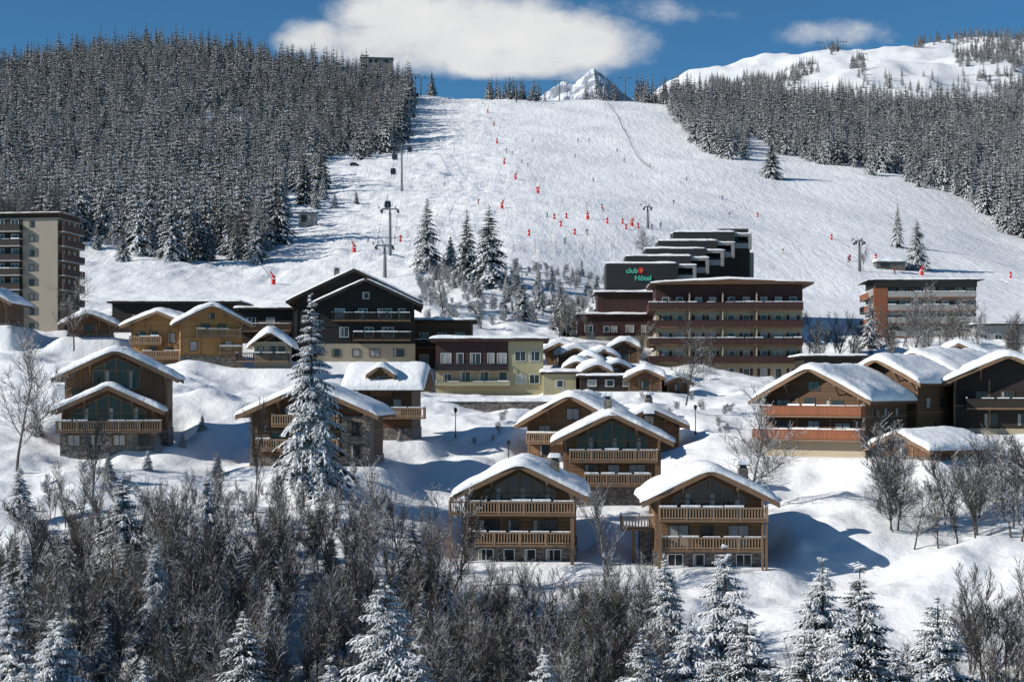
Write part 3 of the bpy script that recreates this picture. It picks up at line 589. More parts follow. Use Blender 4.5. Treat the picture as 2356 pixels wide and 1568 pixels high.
def bare(name,seed,H,mat='twig',dens=1.,rmin=.016,spread=.5,levels=4):
    rd=random.Random(seed); mb=MB(); k=mb.mi(mat)
    def seg_(p,q,r0,r1,n):
        d=(q-p); 
        if d.length<1e-4: return
        d.normalize(); a=d.orthogonal().normalized(); b=d.cross(a); o=len(mb.v)
        for c,r in((p,r0),(q,r1)):
            for i in range(n):
                t=2*math.pi*i/n; w=c+a*(r*math.cos(t))+b*(r*math.sin(t)); mb.v.append(tuple(w))
        for i in range(n): mb.f.append((o+i,o+(i+1)%n,o+n+(i+1)%n,o+n+i)); mb.m.append(k)
    def grow(p,d,L,r,lev):
        ns=5 if lev==0 else (4 if lev==1 else 3)
        for i in range(ns):
            d=(d+Vector((rd.gauss(0,.1),rd.gauss(0,.1),rd.gauss(0,.05)+(.08 if lev else 0)))).normalized()
            q=p+d*(L/ns); ra=max(rmin,r*(1-i/ns*.75)); rb=max(rmin*.8,r*(1-(i+1)/ns*.75)); seg_(p,q,ra,rb,5 if lev==0 else 3)
            if lev<levels-1 and (lev>0 or i>=1):
                for c in range(int(dens*(2.2 if lev else 2.6)+rd.random())):
                    az=rd.uniform(0,2*math.pi); o=d.orthogonal().normalized(); o.rotate(Matrix.Rotation(az,3,d))
                    nd_=(d*rd.uniform(.65,1.)+o*spread*rd.uniform(.8,1.6)+Vector((0,0,.15))).normalized()
                    pp=p.lerp(q,rd.random())
                    grow(pp,nd_,L*rd.uniform(.38,.6)*(1-.35*i/ns),r*.45*(1-.4*i/ns),lev+1)
            p=q
    grow(Vector((0,0,-.4)),Vector((0,0,1)),H*.92,H*.011+.03,0)
    return mb.mesh(name)
def coll(name,meshes):
    c=bpy.data.collections.new(name)
    for i,m_ in enumerate(meshes):
        o=bpy.data.objects.new('%s_%02d'%(name,i),m_); c.objects.link(o)
    return c
far_sp=[spruce('spruce_far',i,H,R,17,9,3,False,sp,.14) for i,(H,R,sp) in enumerate([(17,3.9,.5),(16,3.2,.35),(18,4.2,.55),(14,3.4,.4),(19,3.6,.45)])]
mid_sp=[spruce('spruce_mid',40+i,H,R,34,11,5,False,.42,.11) for i,(H,R) in enumerate([(17,4.2),(16,4.6)])]
near_sp=[spruce('spruce_near',60+i,H,R,32,9,6,True,.66,.14) for i,(H,R) in enumerate([(18,4.1),(14,4.),(12,3.3)])]
bares=[bare('bare_tree',100+i,H,dens=dn,spread=sp) for i,(H,dn,sp) in enumerate([(9,1.,.42),(8,1.1,.4),(10,.95,.38),(7,1.15,.5),(9,1.05,.45)])]
big_bare=[bare('bare_tree_big',150+i,10,dens=1.25,levels=4,spread=.75) for i in range(3)]
shrub=[bare('shrub',200+i,2.2,mat='frost',dens=1.5,rmin=.03,spread=1.1,levels=3) for i in range(3)]
CF=coll('spruce_forest_variants',far_sp); CB=coll('bare_tree_variants',bares+big_bare[:1]); CS=coll('shrub_variants',shrub); CN=coll('near_spruce_variants',near_sp[1:])
def scatter(name,pts,scl,c,nvar):
    n=len(pts); me=bpy.data.meshes.new(name); me.from_pydata([tuple(p) for p in pts],[],[])
    for an,ty,vals in(('rot','FLOAT',rng.uniform(0,6.283,n)),('scl','FLOAT',np.asarray(scl)),('sxy','FLOAT',np.asarray(scl)*rng.uniform(.8,1.15,n)),('idx','INT',rng.integers(0,nvar,n))):
        a=me.attributes.new(an,ty,'POINT'); a.data.foreach_set('value',vals.astype(np.int32) if ty=='INT' else vals.astype(np.float32))
    o=bpy.data.objects.new(name,me); sc.collection.objects.link(o)
    ng=bpy.data.node_groups.new(name,'GeometryNodeTree'); ng.interface.new_socket('Geometry',in_out='INPUT',socket_type='NodeSocketGeometry'); ng.interface.new_socket('Geometry',in_out='OUTPUT',socket_type='NodeSocketGeometry')
    N_=ng.nodes; L_=ng.links; gi=N_.new('NodeGroupInput'); go=N_.new('NodeGroupOutput'); ip=N_.new('GeometryNodeInstanceOnPoints'); ci=N_.new('GeometryNodeCollectionInfo')
    ci.inputs['Collection'].default_value=c; ci.inputs['Separate Children'].default_value=True; ci.inputs['Reset Children'].default_value=True
    def att(nm,ty):
        a=N_.new('GeometryNodeInputNamedAttribute'); a.data_type=ty; a.inputs['Name'].default_value=nm; return a.outputs['Attribute']
    L_.new(gi.outputs[0],ip.inputs['Points']); L_.new(ci.outputs[0],ip.inputs['Instance']); ip.inputs['Pick Instance'].default_value=True
    L_.new(att('idx','INT'),ip.inputs['Instance Index'])
    cx=N_.new('ShaderNodeCombineXYZ'); L_.new(att('rot','FLOAT'),cx.inputs[2]); er=N_.new('FunctionNodeEulerToRotation'); L_.new(cx.outputs[0],er.inputs[0]); L_.new(er.outputs[0],ip.inputs['Rotation'])
    cs=N_.new('ShaderNodeCombineXYZ'); sx=att('sxy','FLOAT'); L_.new(sx,cs.inputs[0]); L_.new(sx,cs.inputs[1]); L_.new(att('scl','FLOAT'),cs.inputs[2]); L_.new(cs.outputs[0],ip.inputs['Scale'])
    L_.new(ip.outputs[0],go.inputs[0]); md=o.modifiers.new('scatter','NODES'); md.node_group=ng
    return o
def inpoly(x,y,P):
    P=np.array(P,float); r=np.zeros(len(x),bool); j=len(P)-1
    for i in range(len(P)):
        c=((P[i,1]>y)!=(P[j,1]>y))&(x<(P[j,0]-P[i,0])*(y-P[i,1])/(P[j,1]-P[i,1]+1e-9)+P[i,0]); r^=c; j=i
    return r
def forest(name,poly,dmin,dmax,cell,pxr,smin=.8,smax=1.15,keep=1.,clear=0):
    X=[];Y=[]
    for d in np.arange(dmin,dmax,cell):
        x0=(pxr[0]-CX)/F*d; x1=(pxr[1]-CX)/F*d; n=int((x1-x0)/cell)
        X.append(x0+(np.arange(n)+rng.uniform(-.5,.5,n))*cell); Y.append(d+rng.uniform(-.7,.7,n)*cell)
    X=np.concatenate(X);Y=np.concatenate(Y); z=ht(X,Y); px=X/Y*F+CX; py=HY-z/Y*F
    m=inpoly(px+8*np.sin(py/13.),py+6*np.sin(px/17.),poly)&(rng.random(len(X))<keep)
    if clear: m&=(fbm(X/32,Y/50,77,2)<.47)
    X,Y,z=X[m],Y[m],z[m]
    s=rng.uniform(smin,smax,len(X))*np.where(rng.random(len(X))<.12,.6,1.)*(1+.35*fbm(X/45,Y/45,71,2))
    return scatter(name,np.stack([X,Y,z-.3],1),s,CF,5)
forest('spruce_forest',[(-900,640),(0,565),(120,575),(200,545),(230,560),(340,588),(440,598),(520,590),(600,600),(640,565),(648,510),(665,455),(700,440),(765,445),(740,410),(690,395),(690,368),(760,362),(840,362),(905,352),(925,310),(935,260),(950,220),(950,80),(-900,80)],425,1230,7.2,(-330,960),.85,1.4,1,1)
forest('spruce_forest',[(1455,228),(1530,248),(1572,290),(1590,330),(1640,360),(1722,374),(1728,345),(1700,322),(1760,330),(1850,372),(1960,390),(2060,408),(2150,435),(2230,470),(2285,520),(2356,556),(3000,760),(3000,200),(2000,200),(1450,215)],470,1260,7.3,(1440,2720),.85,1.35,1,1)
# tall edge row above the piste and at the crest
P=[];S=[]
for py in np.linspace(352,226,34):
    px=np.interp(py,[222,260,310,352],[950,938,926,905])-random.uniform(0,22); P.append(hit(px,py)); S.append(random.uniform(1.2,1.6))
for px in np.linspace(780,945,22):
    d=random.uniform(1125,1150); x=(px-CX)/F*d; P.append((x,d,h1(x,d)-.3)); S.append(random.uniform(.8,1.15))
scatter('spruce_forest_edge',P,np.array(S),CF,5)
hp=[(2180,60),(2356,55),(2800,40),(2800,230),(2300,230),(2250,185),(2290,150),(2200,160),(2190,120),(2290,105),(2200,96)]
forest('distant_hill_trees',hp,1500,2740,13,(2150,2750),.8,1.4,.75)
forest('distant_hill_trees',[(1960,125),(1998,150),(1990,178),(1950,160)],1500,2690,11,(1940,2010),.8,1.2,.8)
forest('distant_hill_trees',[(1790,185),(1860,150),(1885,160),(1850,190),(1780,215),(1640,215),(1640,195)],1400,2690,10,(1630,1900),.8,1.2,.8)
forest('distant_hill_trees',[(1900,105),(1960,95),(1960,118),(1900,125)],1500,2690,13,(1890,1970),.8,1.2,.7)
forest('distant_hill_trees',[(2080,60),(2200,50),(2200,110),(2100,105)],2200,2790,14,(2080,2210),.8,1.3,.6)
forest('distant_hill_trees',[(1900,180),(2260,165),(2260,215),(1900,215)],1400,2690,22,(1900,2270),.7,1.2,.5)
P=[]
for px in list(np.linspace(1118,1150,11))+list(np.linspace(1160,1215,14))+list(np.linspace(1218,1250,6))+list(np.linspace(1345,1420,11))+list(np.linspace(1462,1530,18)):
    d=random.uniform(1115,1145); x=(px+random.uniform(-6,6)-CX)/F*d; P.append((x,d,h1(x,d)-.5))
scatter('ridge_trees',P,rng.uniform(.5,1.1,len(P)),CF,5)
def place(kind,mesh,px,py,D,hpx,href,rx=1.,name='spruce_tree'):
    if D is None: x,y,z=hit(px,py)
    else:
        x=(px-CX)/F*D; y=D; z=h1(x,y) if py is None else (HY-py)/F*D
    o=bpy.data.objects.new(name,mesh); sc.collection.objects.link(o); o.location=(x,y,z-.1)
    s_=hpx/F*y/href; o.scale=(s_*rx,s_*rx,s_); o.rotation_euler[2]=random.uniform(0,6.28); return o
for px,py,hp_,k,rx in[(983,622,172,0,1.05),(1037,618,80,1,1.2),(1074,640,165,0,1.),(1125,660,195,1,1.15),(395,600,150,1,1.15),(440,600,120,0,1.1),(283,600,62,1,1.4),(222,575,60,0,1),(480,600,90,0,1.1),(590,600,130,0,1.),(540,598,100,0,1.),(1775,410,86,1,1.4),(993,220,60,0,1.1),(2065,570,105,0,.75),(2110,622,122,1,1.1),(700,470,110,0,1.),(745,460,70,0,1.),(725,480,60,0,1.1),(820,470,34,0,1),(770,480,40,0,1),(300,560,60,0,1),(560,470,90,0,1),(650,500,110,0,1),(620,560,120,1,1),(350,590,90,0,1.1)]:
    place('s',mid_sp[k],px,py,None,hp_,17 if k==0 else 16,rx)
for px,D,hp_,k,rx in[(1200,300,112,0,1.),(1290,296,130,1,1.),(2003,305,132,0,1.15),(1320,300,90,0,1.),(1160,305,60,0,1),(2330,300,60,1,1.),(1100,330,60,0,1.1),(1240,320,70,1,1.)]:
    place('s',mid_sp[k],px,None,D,hp_,17 if k==0 else 16,rx)
place('s',near_sp[0],716,1108,158,448,18,1.0)
place('s',near_sp[1],742,1112,156.5,225,14,.8)
for px,D,ytop,k,rx in[(45,150,1062,1,1.25),(283,128,1075,2,1.2),(1530,116,1265,2,1.1),(1668,112,1240,1,1.3),(1893,108,1268,1,1.25),(1978,105,1288,1,1.35),(2158,103,1362,2,1.55),(130,106,1400,2,1.5),(560,106,1395,2,1.4),(885,104,1320,2,1.5),(1590,104,1390,1,1.3),(1850,101,1440,1,1.4),(2060,101,1480,2,1.5),(1720,103,1400,2,1.5),(2240,101,1540,1,1.4),(20,108,1330,0,1.1),(1480,103,1450,2,1.5),(330,106,1500,2,1.3),(1250,104,1480,2,1.3),(1930,100,1420,1,1.3),(1770,99,1500,1,1.4),(2120,99,1510,1,1.3),(1640,100,1480,1,1.3),(960,102,1470,1,1.3),(760,104,1500,1,1.2),(60,102,1490,1,1.3)]:
    x=(px-CX)/F*D; z=h1(x,D); top=(HY-ytop)/F*D; H=top-z; ref=[18,14,12][k]
    o=bpy.data.objects.new('spruce_tree',near_sp[k]); sc.collection.objects.link(o); o.location=(x,D,z-.1); o.scale=(H/ref*rx,H/ref*rx,H/ref); o.rotation_euler[2]=random.uniform(0,6)
for px,py,hp_ in[(363,1040,45),(420,1038,36),(920,1018,30),(465,990,40),(85,1000,60),(340,1090,50),(500,1100,60),(250,1100,60),(2335,820,40),(1480,900,30)]:
    place('s',near_sp[2],px,py,None,hp_,12,1.3,name='young_spruce')
def pb(px,py,D,hp_,k=None,rx=1.):
    ms=bares+big_bare; Hs=[9,8,10,7,9,10,10,10]; k=random.randrange(5) if k is None else k
    if py is not None and D<200: py=HY-h1((px-CX)/F*D,D)/D*F
    place('b',ms[k],px,py,D,hp_,Hs[k],rx,name='bare_tree')
for a in[(1722,1072,168,235,5,1.2),(1578,925,215,150,6,1.1),(38,1030,170,270,5,1.),(215,1155,152,230,2,.8),(590,1120,158,240,2,.6),(170,800,255,140,6,1.),(2100,820,262,140,5,1.1),(2250,820,265,120,6,1.1),(1930,830,285,110,2,1),(1860,830,285,100,6,1),(1020,715,300,85,6,1.6),(1480,600,400,60,5,1.8),(1985,620,400,50,2,1),(1340,760,300,80,2,1),(1470,830,255,80,1,1.),(150,1180,148,130,0,1),(1110,770,290,60,1,1.2),(1395,1330,140,230,2,1.),(1060,1330,140,190,1,1.2)]:
    pb(a[0],a[1],a[2],a[3],a[4],a[5])
for i in range(26):
    px=random.uniform(2000,2390); D=random.uniform(147,163); pb(px,None,D,random.uniform(120,200),random.randrange(8),1.2)
def thick(name,pxr,dr,n,s,c=CB,nv=6,dens=None):
    P=[];S=[]
    while len(P)<n:
        D=random.uniform(*dr); px=random.uniform(*pxr)
        x=(px-CX)/F*D; P.append((x,D,0)); S.append(random.uniform(*s))
    A=np.array(P); A[:,2]=ht(A[:,0],A[:,1])-.1
    return scatter(name,A,np.array(S),c,nv)
thick('bare_tree_thicket',(-260,1020),(104,134),360,(.4,.88))
thick('bare_tree_thicket',(1000,1560),(102,126),190,(.4,.8))
thick('bare_tree_thicket',(1500,2650),(96,112),60,(.5,.75))
thick('bare_tree_thicket',(2230,2650),(100,122),44,(.5,.85))
thick('bare_tree_thicket',(80,900),(134,156),44,(.2,.55))
thick('bare_tree_thicket',(1850,2356),(275,300),30,(.5,.9))
thick('bare_tree_thicket',(1280,1360),(285,300),8,(.5,.8))
thick('bare_tree_thicket',(-40,130),(430,520),36,(1.1,1.7))
thick('bare_tree_thicket',(500,640),(425,470),18,(.9,1.5))
thick('bare_tree_thicket',(700,900),(900,1020),60,(1.,1.6))
thick('shrubbery',(960,1420),(292,385),260,(.5,1.4),CS,3)
thick('shrubbery',(220,620),(425,470),90,(.6,1.6),CS,3)
thick('shrubbery',(60,900),(140,168),60,(.3,.8),CS,3)
thick('shrubbery',(1080,1800),(200,232),30,(.4,.9),CS,3)
thick('young_spruce_thicket',(-200,1000),(106,134),26,(.35,.75),CN,2)
thick('young_spruce_thicket',(980,1420),(300,385),34,(.15,.4),CN,2)
# ================================================================ SKI SLOPE FURNITURE
tops=[]
def pylon(px,py,hpx,arm=4.,twin=False):
    x,y,z=hit(px,py); H=hpx/F*y; r=empty('ski_lift_pylon',(x,y,z),0); mb=MB()
    mb.tube((0,0,-1),(0,0,H),.42,.25,'metal_grey',8)
    for zz in([H,H-2.2] if twin else [H]):
        mb.box(-arm,arm,-.2,.2,zz-.25,zz+.1,'metal_grey'); 
        for sg in(-1,1):
            mb.box(sg*arm-.18,sg*arm+.18,-2.,2.,zz-.65,zz-.35,'metal_dark')
            for k in range(4): mb.tube((sg*arm-.2,-1.6+k*1.06,zz-.8),(sg*arm+.2,-1.6+k*1.06,zz-.8),.22,.22,'metal_dark',6)
            mb.box(sg*arm-.7,sg*arm-.62,-2.,2.,zz+.1,zz+.7,'metal_grey'); mb.tube((sg*arm*.5,0,zz-1.2),(sg*arm,0,zz-.3),.08,.08,'metal_grey',5)
    mb.tube((0,0,H),(-.7,0,H+1.3),.09,.08,'metal_grey',5); mb.tube((0,0,H),(.7,0,H+1.3),.09,.08,'metal_grey',5)
    mb.box(.45,.52,-.25,.25,0,H-1,'metal_dark')
    mb.obj('pylon_frame',r); tops.append((x,y,z+H-.9,arm)); return r
for a in[(885,640,74,2.),(897,590,106,2.2),(924,440,106,2.6),(943,303,76,2.6),(955,222,50,2.8)]: pylon(a[0],a[1],a[2],a[3])
line=list(tops)
mb=MB()
for a,b_ in zip(line[:-1],line[1:]):
    for sg in(-1,1):
        p=Vector((a[0]+sg*a[3],a[1],a[2])); q=Vector((b_[0]+sg*b_[3],b_[1],b_[2])); L=(q-p).length; prev=p
        for i in range(1,13):
            t=i/12; c=p.lerp(q,t); c.z-=L*.02*4*t*(1-t); mb.tube(prev,c,.05,.05,'metal_dark',4,False); prev=c
mb.obj('ski_lift_cable')
def gondola(p):
    r=empty('gondola_cabin',p,random.uniform(-10,10)); mb=MB()
    mb.tube((0,0,0),(0,0,-1.6),.06,.06,'metal_dark',5)
    prof=[(-.8,-3.9),(.8,-3.9),(1.0,-3.3),(1.0,-2.3),(.75,-1.7),(-.75,-1.7),(-1.0,-2.3),(-1.0,-3.3)]
    mb.ext(prof,-.9,.9,'metal_dark'); mb.box(-.85,.85,-.93,-.905,-3.2,-2.2,'glass'); mb.box(-1.02,1.02,-.7,.7,-3.25,-2.3,'glass'); mb.box(-.9,.9,.95,1.15,-3.8,-3.,'metal_grey')
    mb.obj('cabin_body',r)
for i,t in[(1,.35),(1,.8),(2,.2),(2,.55),(2,.85),(3,.3),(3,.6),(1,.97),(2,.98)]:
    a,b_=line[i],line[i+1]
    for sg in((-1,1) if i!=1 else (-1,)):
        p=Vector((a[0]+sg*a[3],a[1],a[2])).lerp(Vector((b_[0]+sg*b_[3],b_[1],b_[2])),t); p.z-=(Vector(a[:3])-Vector(b_[:3])).length*.02*4*t*(1-t); gondola(tuple(p))
for a in[(1287,232,46,4.),(1438,226,55,4.),(1187,236,46,3.),(968,222,44,3.5),(1977,625,70,1.2),(1490,526,50,1.2)]: pylon(*a)
for px,D in[(1885,2600),(1940,2500),(1986,2200),(1900,2350)]:
    x=(px-CX)/F*D; r=empty('ski_lift_pylon',(x,D,h1(x,D)),0); mb=MB(); mb.tube((0,0,-1),(0,0,14),.6,.4,'metal_grey',6); mb.box(-5,5,-.4,.4,13.4,14.1,'metal_grey'); mb.box(-5.6,-4.6,-2,2,12.4,13.3,'metal_dark'); mb.box(4.6,5.6,-2,2,12.4,13.3,'metal_dark'); mb.obj('pylon_frame',r)
def lance(px,py,L=6.5,dx=-.55,hb=2.):
    x,y,z=hit(px,py); r=empty('snow_lance',(x,y,z),0); mb=MB()
    mb.tube((0,0,-.4),(0,0,hb),.5,.5,'red',10); mb.box(-.56,.56,-.56,.56,hb*.6,hb*.72,'white_paint'); mb.tube((0,0,hb),(dx*1.2,0,hb+1.),.2,.16,'red',6)
    mb.tube((dx*.5,0,hb*.6),(dx*L,0,hb+L*.8),.09,.07,'metal_grey',5); mb.tube((dx*L,0,hb+L*.8),(dx*L*1.08,0,hb+L*.86),.2,.16,'metal_dark',6)
    mb.obj('lance_body',r)
for a in[(629,655,7,-.7),(815,580,2,-.4),(1155,480,2.5,.4),(1238,445,5,.45),(1186,413,4,.35),(1454,520,6,.45),(2121,634,3,.5),(1160,378,4,.3),(1143,330,3,.25),(1136,290,3,.25),(1122,260,3,.25),(1352,505,4,-.1),(486,600,6,-.1)]: lance(*a)
def padpost(px,py,h_=1.7):
    x,y,z=hit(px,py); mb=MB(); mb.tube((0,0,-.3),(0,0,h_),.36,.36,'red',10); mb.tube((0,0,h_),(0,0,h_+.15),.3,.15,'rubber',8); mb.tube((0,0,h_*.45),(0,0,h_*.55),.39,.39,'white_paint',10)
    mb.obj('piste_safety_pad',loc=(x,y,z))
for a in[(1275,505),(1290,522),(1303,503),(1217,543),(1322,541),(1397,514),(1432,515),(1440,528),(1468,526),(921,557),(1743,500),(1913,552),(1955,600),(2325,640),(2015,598),(1235,440)]: padpost(*a)
def fence(name,pts,step,hh,wires,r=.05,mat='metal_dark'):
    mb=MB(); W3=[hit(*p) for p in pts]; prev=None
    for a,b_ in zip(W3[:-1],W3[1:]):
        n=max(1,int(math.hypot(b_[0]-a[0],b_[1]-a[1])/step))
        for i in range(n):
            t=i/n; x=a[0]+(b_[0]-a[0])*t; y=a[1]+(b_[1]-a[1])*t; z=h1(x,y); mb.tube((x,y,z-.3),(x,y,z+hh),r,r,mat,5)
            if prev:
                for w_ in range(wires):
                    dz=hh*(w_+.6)/wires; mb.tube((prev[0],prev[1],prev[2]+dz),(x,y,z+dz),r*.4,r*.4,mat,3,False)
            prev=(x,y,z)
    mb.obj(name)
fence('snow_fence',[(1182,577),(1280,576),(1370,573),(1455,572)],5,2.6,4,.05)
fence('piste_rope_fence',[(1398,238),(1422,270),(1430,290),(1452,335),(1468,365),(1500,392)],5.5,1.3,2,.085)
fence('piste_rope_fence',[(1500,392),(1590,437),(1690,470),(1800,520)],14,1.1,1,.06)
fence('piste_marker_fence',[(880,560),(960,530),(1100,510),(1200,530)],9,1.5,2,.05)
fence('piste_marker_fence',[(1520,430),(1300,425),(1120,410)],30,1.2,0,.06)
def skier_mesh(seed,jacket,pants,lean):
    me=bpy.data.meshes.new('sk'); l=lean
    V=[(0,0,.88),(0,.04+l*.1,1.12),(0,.1+l*.2,1.38),(0,.13+l*.25,1.5),(0,.15+l*.3,1.66),
       (-.11,.02,.84),(-.14,.18,.48),(-.13,0,.1),(-.13,.16,.06),(.11,.02,.84),(.14,.18,.48),(.13,0,.1),(.13,.16,.06),
       (-.2,.12+l*.2,1.36),(-.3,.14+l*.2,1.12),(-.32,.38+l*.2,1.02),(.2,.12+l*.2,1.36),(.3,.14+l*.2,1.12),(.32,.38+l*.2,1.02)]
    E=[(0,1),(1,2),(2,3),(3,4),(0,5),(5,6),(6,7),(7,8),(0,9),(9,10),(10,11),(11,12),(2,13),(13,14),(14,15),(2,16),(16,17),(17,18)]
    Rr=[.16,.15,.17,.07,.12,.11,.085,.075,.06,.11,.085,.075,.06,.08,.065,.055,.08,.065,.055]
    me.from_pydata(V,E,[]); o=bpy.data.objects.new('sk',me); sc.collection.objects.link(o)
    md=o.modifiers.new('s','SKIN'); 
    for i,r_ in enumerate(Rr): me.skin_vertices[0].data[i].radius=(r_,r_)
    me.skin_vertices[0].data[0].use_root=True; o.modifiers.new('u','SUBSURF').levels=1
    dg=bpy.context.evaluated_depsgraph_get(); ev=bpy.data.meshes.new_from_object(o.evaluated_get(dg)); 
    mb=MB()
    for mm in(jacket,pants,'skin','rubber'): mb.mi(mm)
    mb.v=[tuple(v.co) for v in ev.vertices]
    for p in ev.polygons:
        z=p.center.z; mb.f.append(tuple(p.vertices)); mb.m.append(3 if z<.14 or z>1.7 else (2 if z>1.5 else (1 if z<.92 else 0)))
    bpy.data.objects.remove(o)
    for sx in(-.14,.14):
        mb.box(sx-.05,sx+.05,-.7,.85,0,.03,'rubber'); mb.add([(sx-.05,.85,0),(sx+.05,.85,0),(sx,1.02,.12),(sx-.05,.85,.03),(sx+.05,.85,.03)],[(0,1,2),(3,2,4),(0,2,3),(1,4,2)],'rubber')
        s_=1 if sx>0 else -1; mb.tube((s_*.32,.38+l*.2,1.05),(s_*.42,-.1,.05),.015,.012,'metal_dark',4)
    return mb.mesh('skier',True)
sk=[skier_mesh(1,'cloth_black','cloth_black',.6),skier_mesh(2,'cloth_red','cloth_black',1.),skier_mesh(3,'cloth_blue','cloth_black',.3),skier_mesh(4,'cloth_green','cloth_blue',.8)]
for i,(px,py) in enumerate([(1214,384),(1330,326),(1324,362),(1355,325),(1234,418),(1366,418),(1200,375),(1580,416),(1437,373),(1495,384),(1225,326),(1025,230),(1110,240),(1188,235),(847,558),(1352,500),(1385,480),(1388,486),(1520,524),(1663,460),(1800,585),(2058,630),(1952,603),(1178,355),(1165,350),(1420,350),(1024,430),(1260,500),(1350,540),(1985,600),(1500,528),(1300,560),(1680,500),(1100,470),(1550,470)]):
    x,y,z=hit(px,py); o=bpy.data.objects.new('skier',sk[i%4]); sc.collection.objects.link(o); o.location=(x,y,z); o.scale=(1.1,)*3; o.rotation_euler[2]=random.uniform(1.8,4.5)
def hut(name,px,py,wpx,hpx,wall,dep=4,roofm='wood_dark',T=.5):
    x,y,z=hit(px,py); w=wpx/F*y; h=hpx/F*y; r=empty(name,(x,y,z),0); mb=MB(); mb.box(-w/2,w/2,0,dep,-2,h*.8,wall); mb.obj('walls',r)
    wb=MB(); win(wb,face('f',w,dep),-w*.2,h*.3,w*.3,h*.35); wb.obj('windows',r); flat_roof(r,-w/2,w/2,0,dep,h*.8,.4,.2,T,roofm,2)
hut('lift_hut',707,523,40,42,'concrete'); hut('slope_hut',717,373,42,20,'plaster_beige'); hut('piste_shelter',2050,622,66,22,'stone',T=.9)
D=1160; x=(867-CX)/F*D; z=h1(x,D); zr=(HY-133)/F*D-z; r=empty('ridge_lift_station',(x,D,z),6); mb=MB(); mb.box(-12,12,0,12,-8,zr,'plaster_tower'); mb.box(-12,-6,-.1,3,0,zr+2,'plaster_grey'); mb.obj('walls',r)
wb=MB()
for a in(-9,-5,-1,3,7,10): win(wb,face('f',24,12),a,zr-3.4,2.4,2.,'frame')
wb.obj('windows',r); flat_roof(r,-12,12,0,12,zr,.6,.3,.5,'concrete',1)
x,y,z=hit(815,383); r=empty('parked_car',(x,y,z),8); mb=MB()
mb.ext([(-2.2,.4),(2.2,.4),(2.25,.9),(1.3,1.05),(.8,1.65),(-1.2,1.7),(-1.9,1.1),(-2.2,1.)],-.9,.9,'car_paint'); mb.ext([(-1.1,1.08),(1.1,1.08),(.7,1.58),(-1.05,1.62)],-.92,.92,'glass')
for a in(-1.4,1.4):
    for b_ in(-.92,.72): mb.tube((a,b_,.35),(a,b_+.2,.35),.35,.35,'rubber',12)
mb.obj('car_body',r)
for px,py,D,hp_ in[(1048,1012,205,38),(1600,968,205,38),(1170,1035,190,34)]:
    x=(px-CX)/F*D; z=h1(x,D); H=hp_/F*D*1.5; mb=MB(); mb.tube((0,0,-.3),(0,0,H),.08,.05,'metal_dark',8); mb.tube((0,0,H),(0,0,H+.45),.14,.26,'glass',6); mb.tube((0,0,H+.45),(0,0,H+.7),.32,.03,'metal_dark',6); mb.tube((0,0,.0),(0,0,.5),.14,.09,'metal_dark',8)
    mb.obj('street_lamp',loc=(x,D,z))
# ================================================================ LIGHT / SKY / CAMERA
el=math.radians(29); az=math.radians(14); sv=Vector((-math.cos(el)*math.cos(az),-math.cos(el)*math.sin(az),math.sin(el)))
L=bpy.data.lights.new('sun','SUN'); L.energy=5; L.angle=math.radians(.5); L.color=(1,.96,.89); lo=bpy.data.objects.new('sun',L); sc.collection.objects.link(lo); lo.rotation_euler=(-sv).to_track_quat('-Z','Y').to_euler()
w=bpy.data.worlds.new('World'); sc.world=w; w.use_nodes=True; nt=w.node_tree
for n in list(nt.nodes): nt.nodes.remove(n)
sky=nd(nt,'ShaderNodeTexSky'); sky.sky_type='NISHITA'; sky.sun_disc=False; sky.sun_elevation=el; sky.sun_rotation=math.atan2(sv.x,sv.y)%(2*math.pi); sky.altitude=1900; sky.dust_density=.1; sky.ozone_density=2.; sky.air_density=.8
tc=nd(nt,'ShaderNodeTexCoord').outputs['Generated']; sp=nd(nt,'ShaderNodeSeparateXYZ'); nt.links.new(tc,sp.inputs[0])
yc=mth(nt,'MAXIMUM',sp.outputs[1],.05); u=mth(nt,'DIVIDE',sp.outputs[0],yc); v=mth(nt,'DIVIDE',sp.outputs[2],yc)
mul=nd(nt,'ShaderNodeMix',data_type='RGBA',blend_type='MULTIPLY'); mul.inputs[0].default_value=1; nt.links.new(sky.outputs[0],mul.inputs[6]); mul.inputs[7].default_value=(.40,.80,.95,1)
acc=None
def ell(cx,cy,rx,ry,amp):
    a=mth(nt,'DIVIDE',mth(nt,'SUBTRACT',u,(cx-CX)/F),rx/F); b_=mth(nt,'DIVIDE',mth(nt,'SUBTRACT',v,(HY-cy)/F),ry/F)
    return mth(nt,'MULTIPLY',mth(nt,'SUBTRACT',1,mth(nt,'ADD',mth(nt,'MULTIPLY',a,a),mth(nt,'MULTIPLY',b_,b_))),amp)
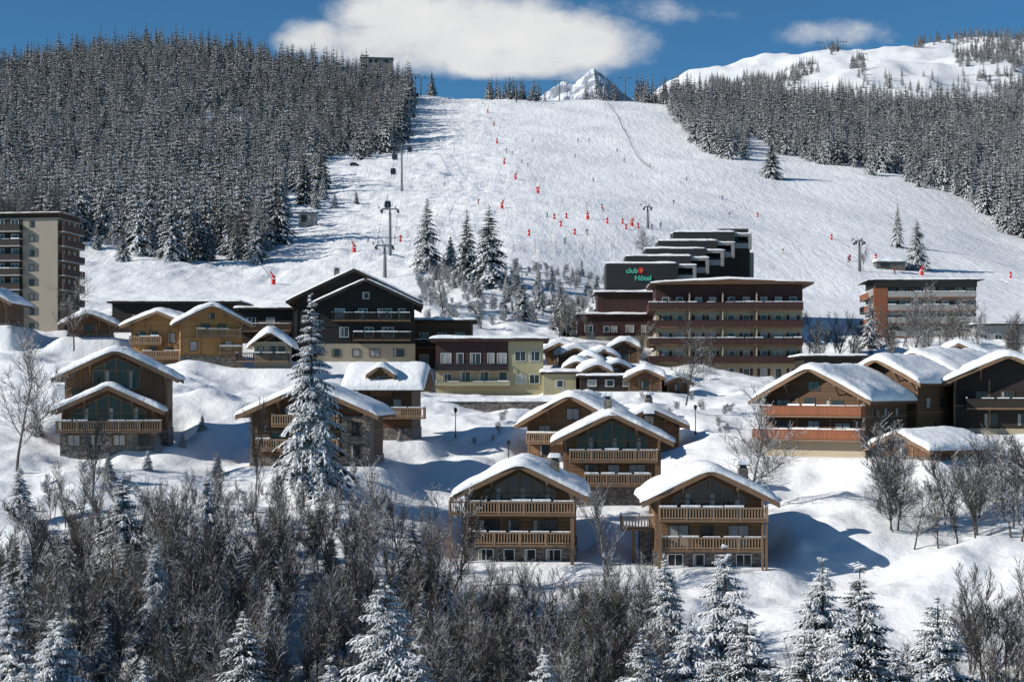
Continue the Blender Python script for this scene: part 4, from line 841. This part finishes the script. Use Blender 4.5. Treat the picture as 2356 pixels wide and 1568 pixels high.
for e in[(990,100,340,80,1.),(900,25,175,75,1.),(1080,50,250,90,1.),(1290,98,240,85,1.15),(1180,145,240,40,1.),(735,88,110,50,.7),(1500,26,150,26,.2),(1340,160,100,34,.4),(1930,80,120,34,.3)]:
    q=ell(*e); acc=q if acc is None else mth(nt,'MAXIMUM',acc,q)
cv=nd(nt,'ShaderNodeCombineXYZ'); nt.links.new(u,cv.inputs[0]); nt.links.new(mth(nt,'MULTIPLY',v,1.5),cv.inputs[1])
n1=noise(nt,cv.outputs[0],22,9,.62); 
f=mth(nt,'ADD',mth(nt,'MULTIPLY',mth(nt,'MAXIMUM',acc,-1.),.85),mth(nt,'MULTIPLY',mth(nt,'SUBTRACT',n1,.5),1.4))
ss=nd(nt,'ShaderNodeMapRange',interpolation_type='SMOOTHSTEP'); ss.inputs['From Min'].default_value=-.12; ss.inputs['From Max'].default_value=.75; nt.links.new(f,ss.inputs['Value'])
al=ss.outputs[0]
b1=nd(nt,'ShaderNodeBackground'); nt.links.new(mul.outputs[2],b1.inputs[0]); b1.inputs[1].default_value=.1
b2=nd(nt,'ShaderNodeBackground'); n2=noise(nt,cv.outputs[0],14,6,.55)
nt.links.new(mixc(nt,n2,(.62,.65,.69),(1.05,1.03,1.)),b2.inputs[0]); b2.inputs[1].default_value=.92
ms=nd(nt,'ShaderNodeMixShader'); nt.links.new(al,ms.inputs[0]); nt.links.new(b1.outputs[0],ms.inputs[1]); nt.links.new(b2.outputs[0],ms.inputs[2])
wo=nd(nt,'ShaderNodeOutputWorld'); nt.links.new(ms.outputs[0],wo.inputs[0])
cam=bpy.data.cameras.new('camera'); cam.lens=F/2356*36; cam.sensor_width=36; cam.shift_y=(HY-784)/2356; cam.clip_start=.5; cam.clip_end=20000
co_=bpy.data.objects.new('camera',cam); sc.collection.objects.link(co_); co_.rotation_euler=(math.pi/2,0,0); sc.camera=co_
sc.view_settings.view_transform='Standard'; sc.view_settings.look='None'; sc.view_settings.exposure=0
print('objs',len(bpy.data.objects))
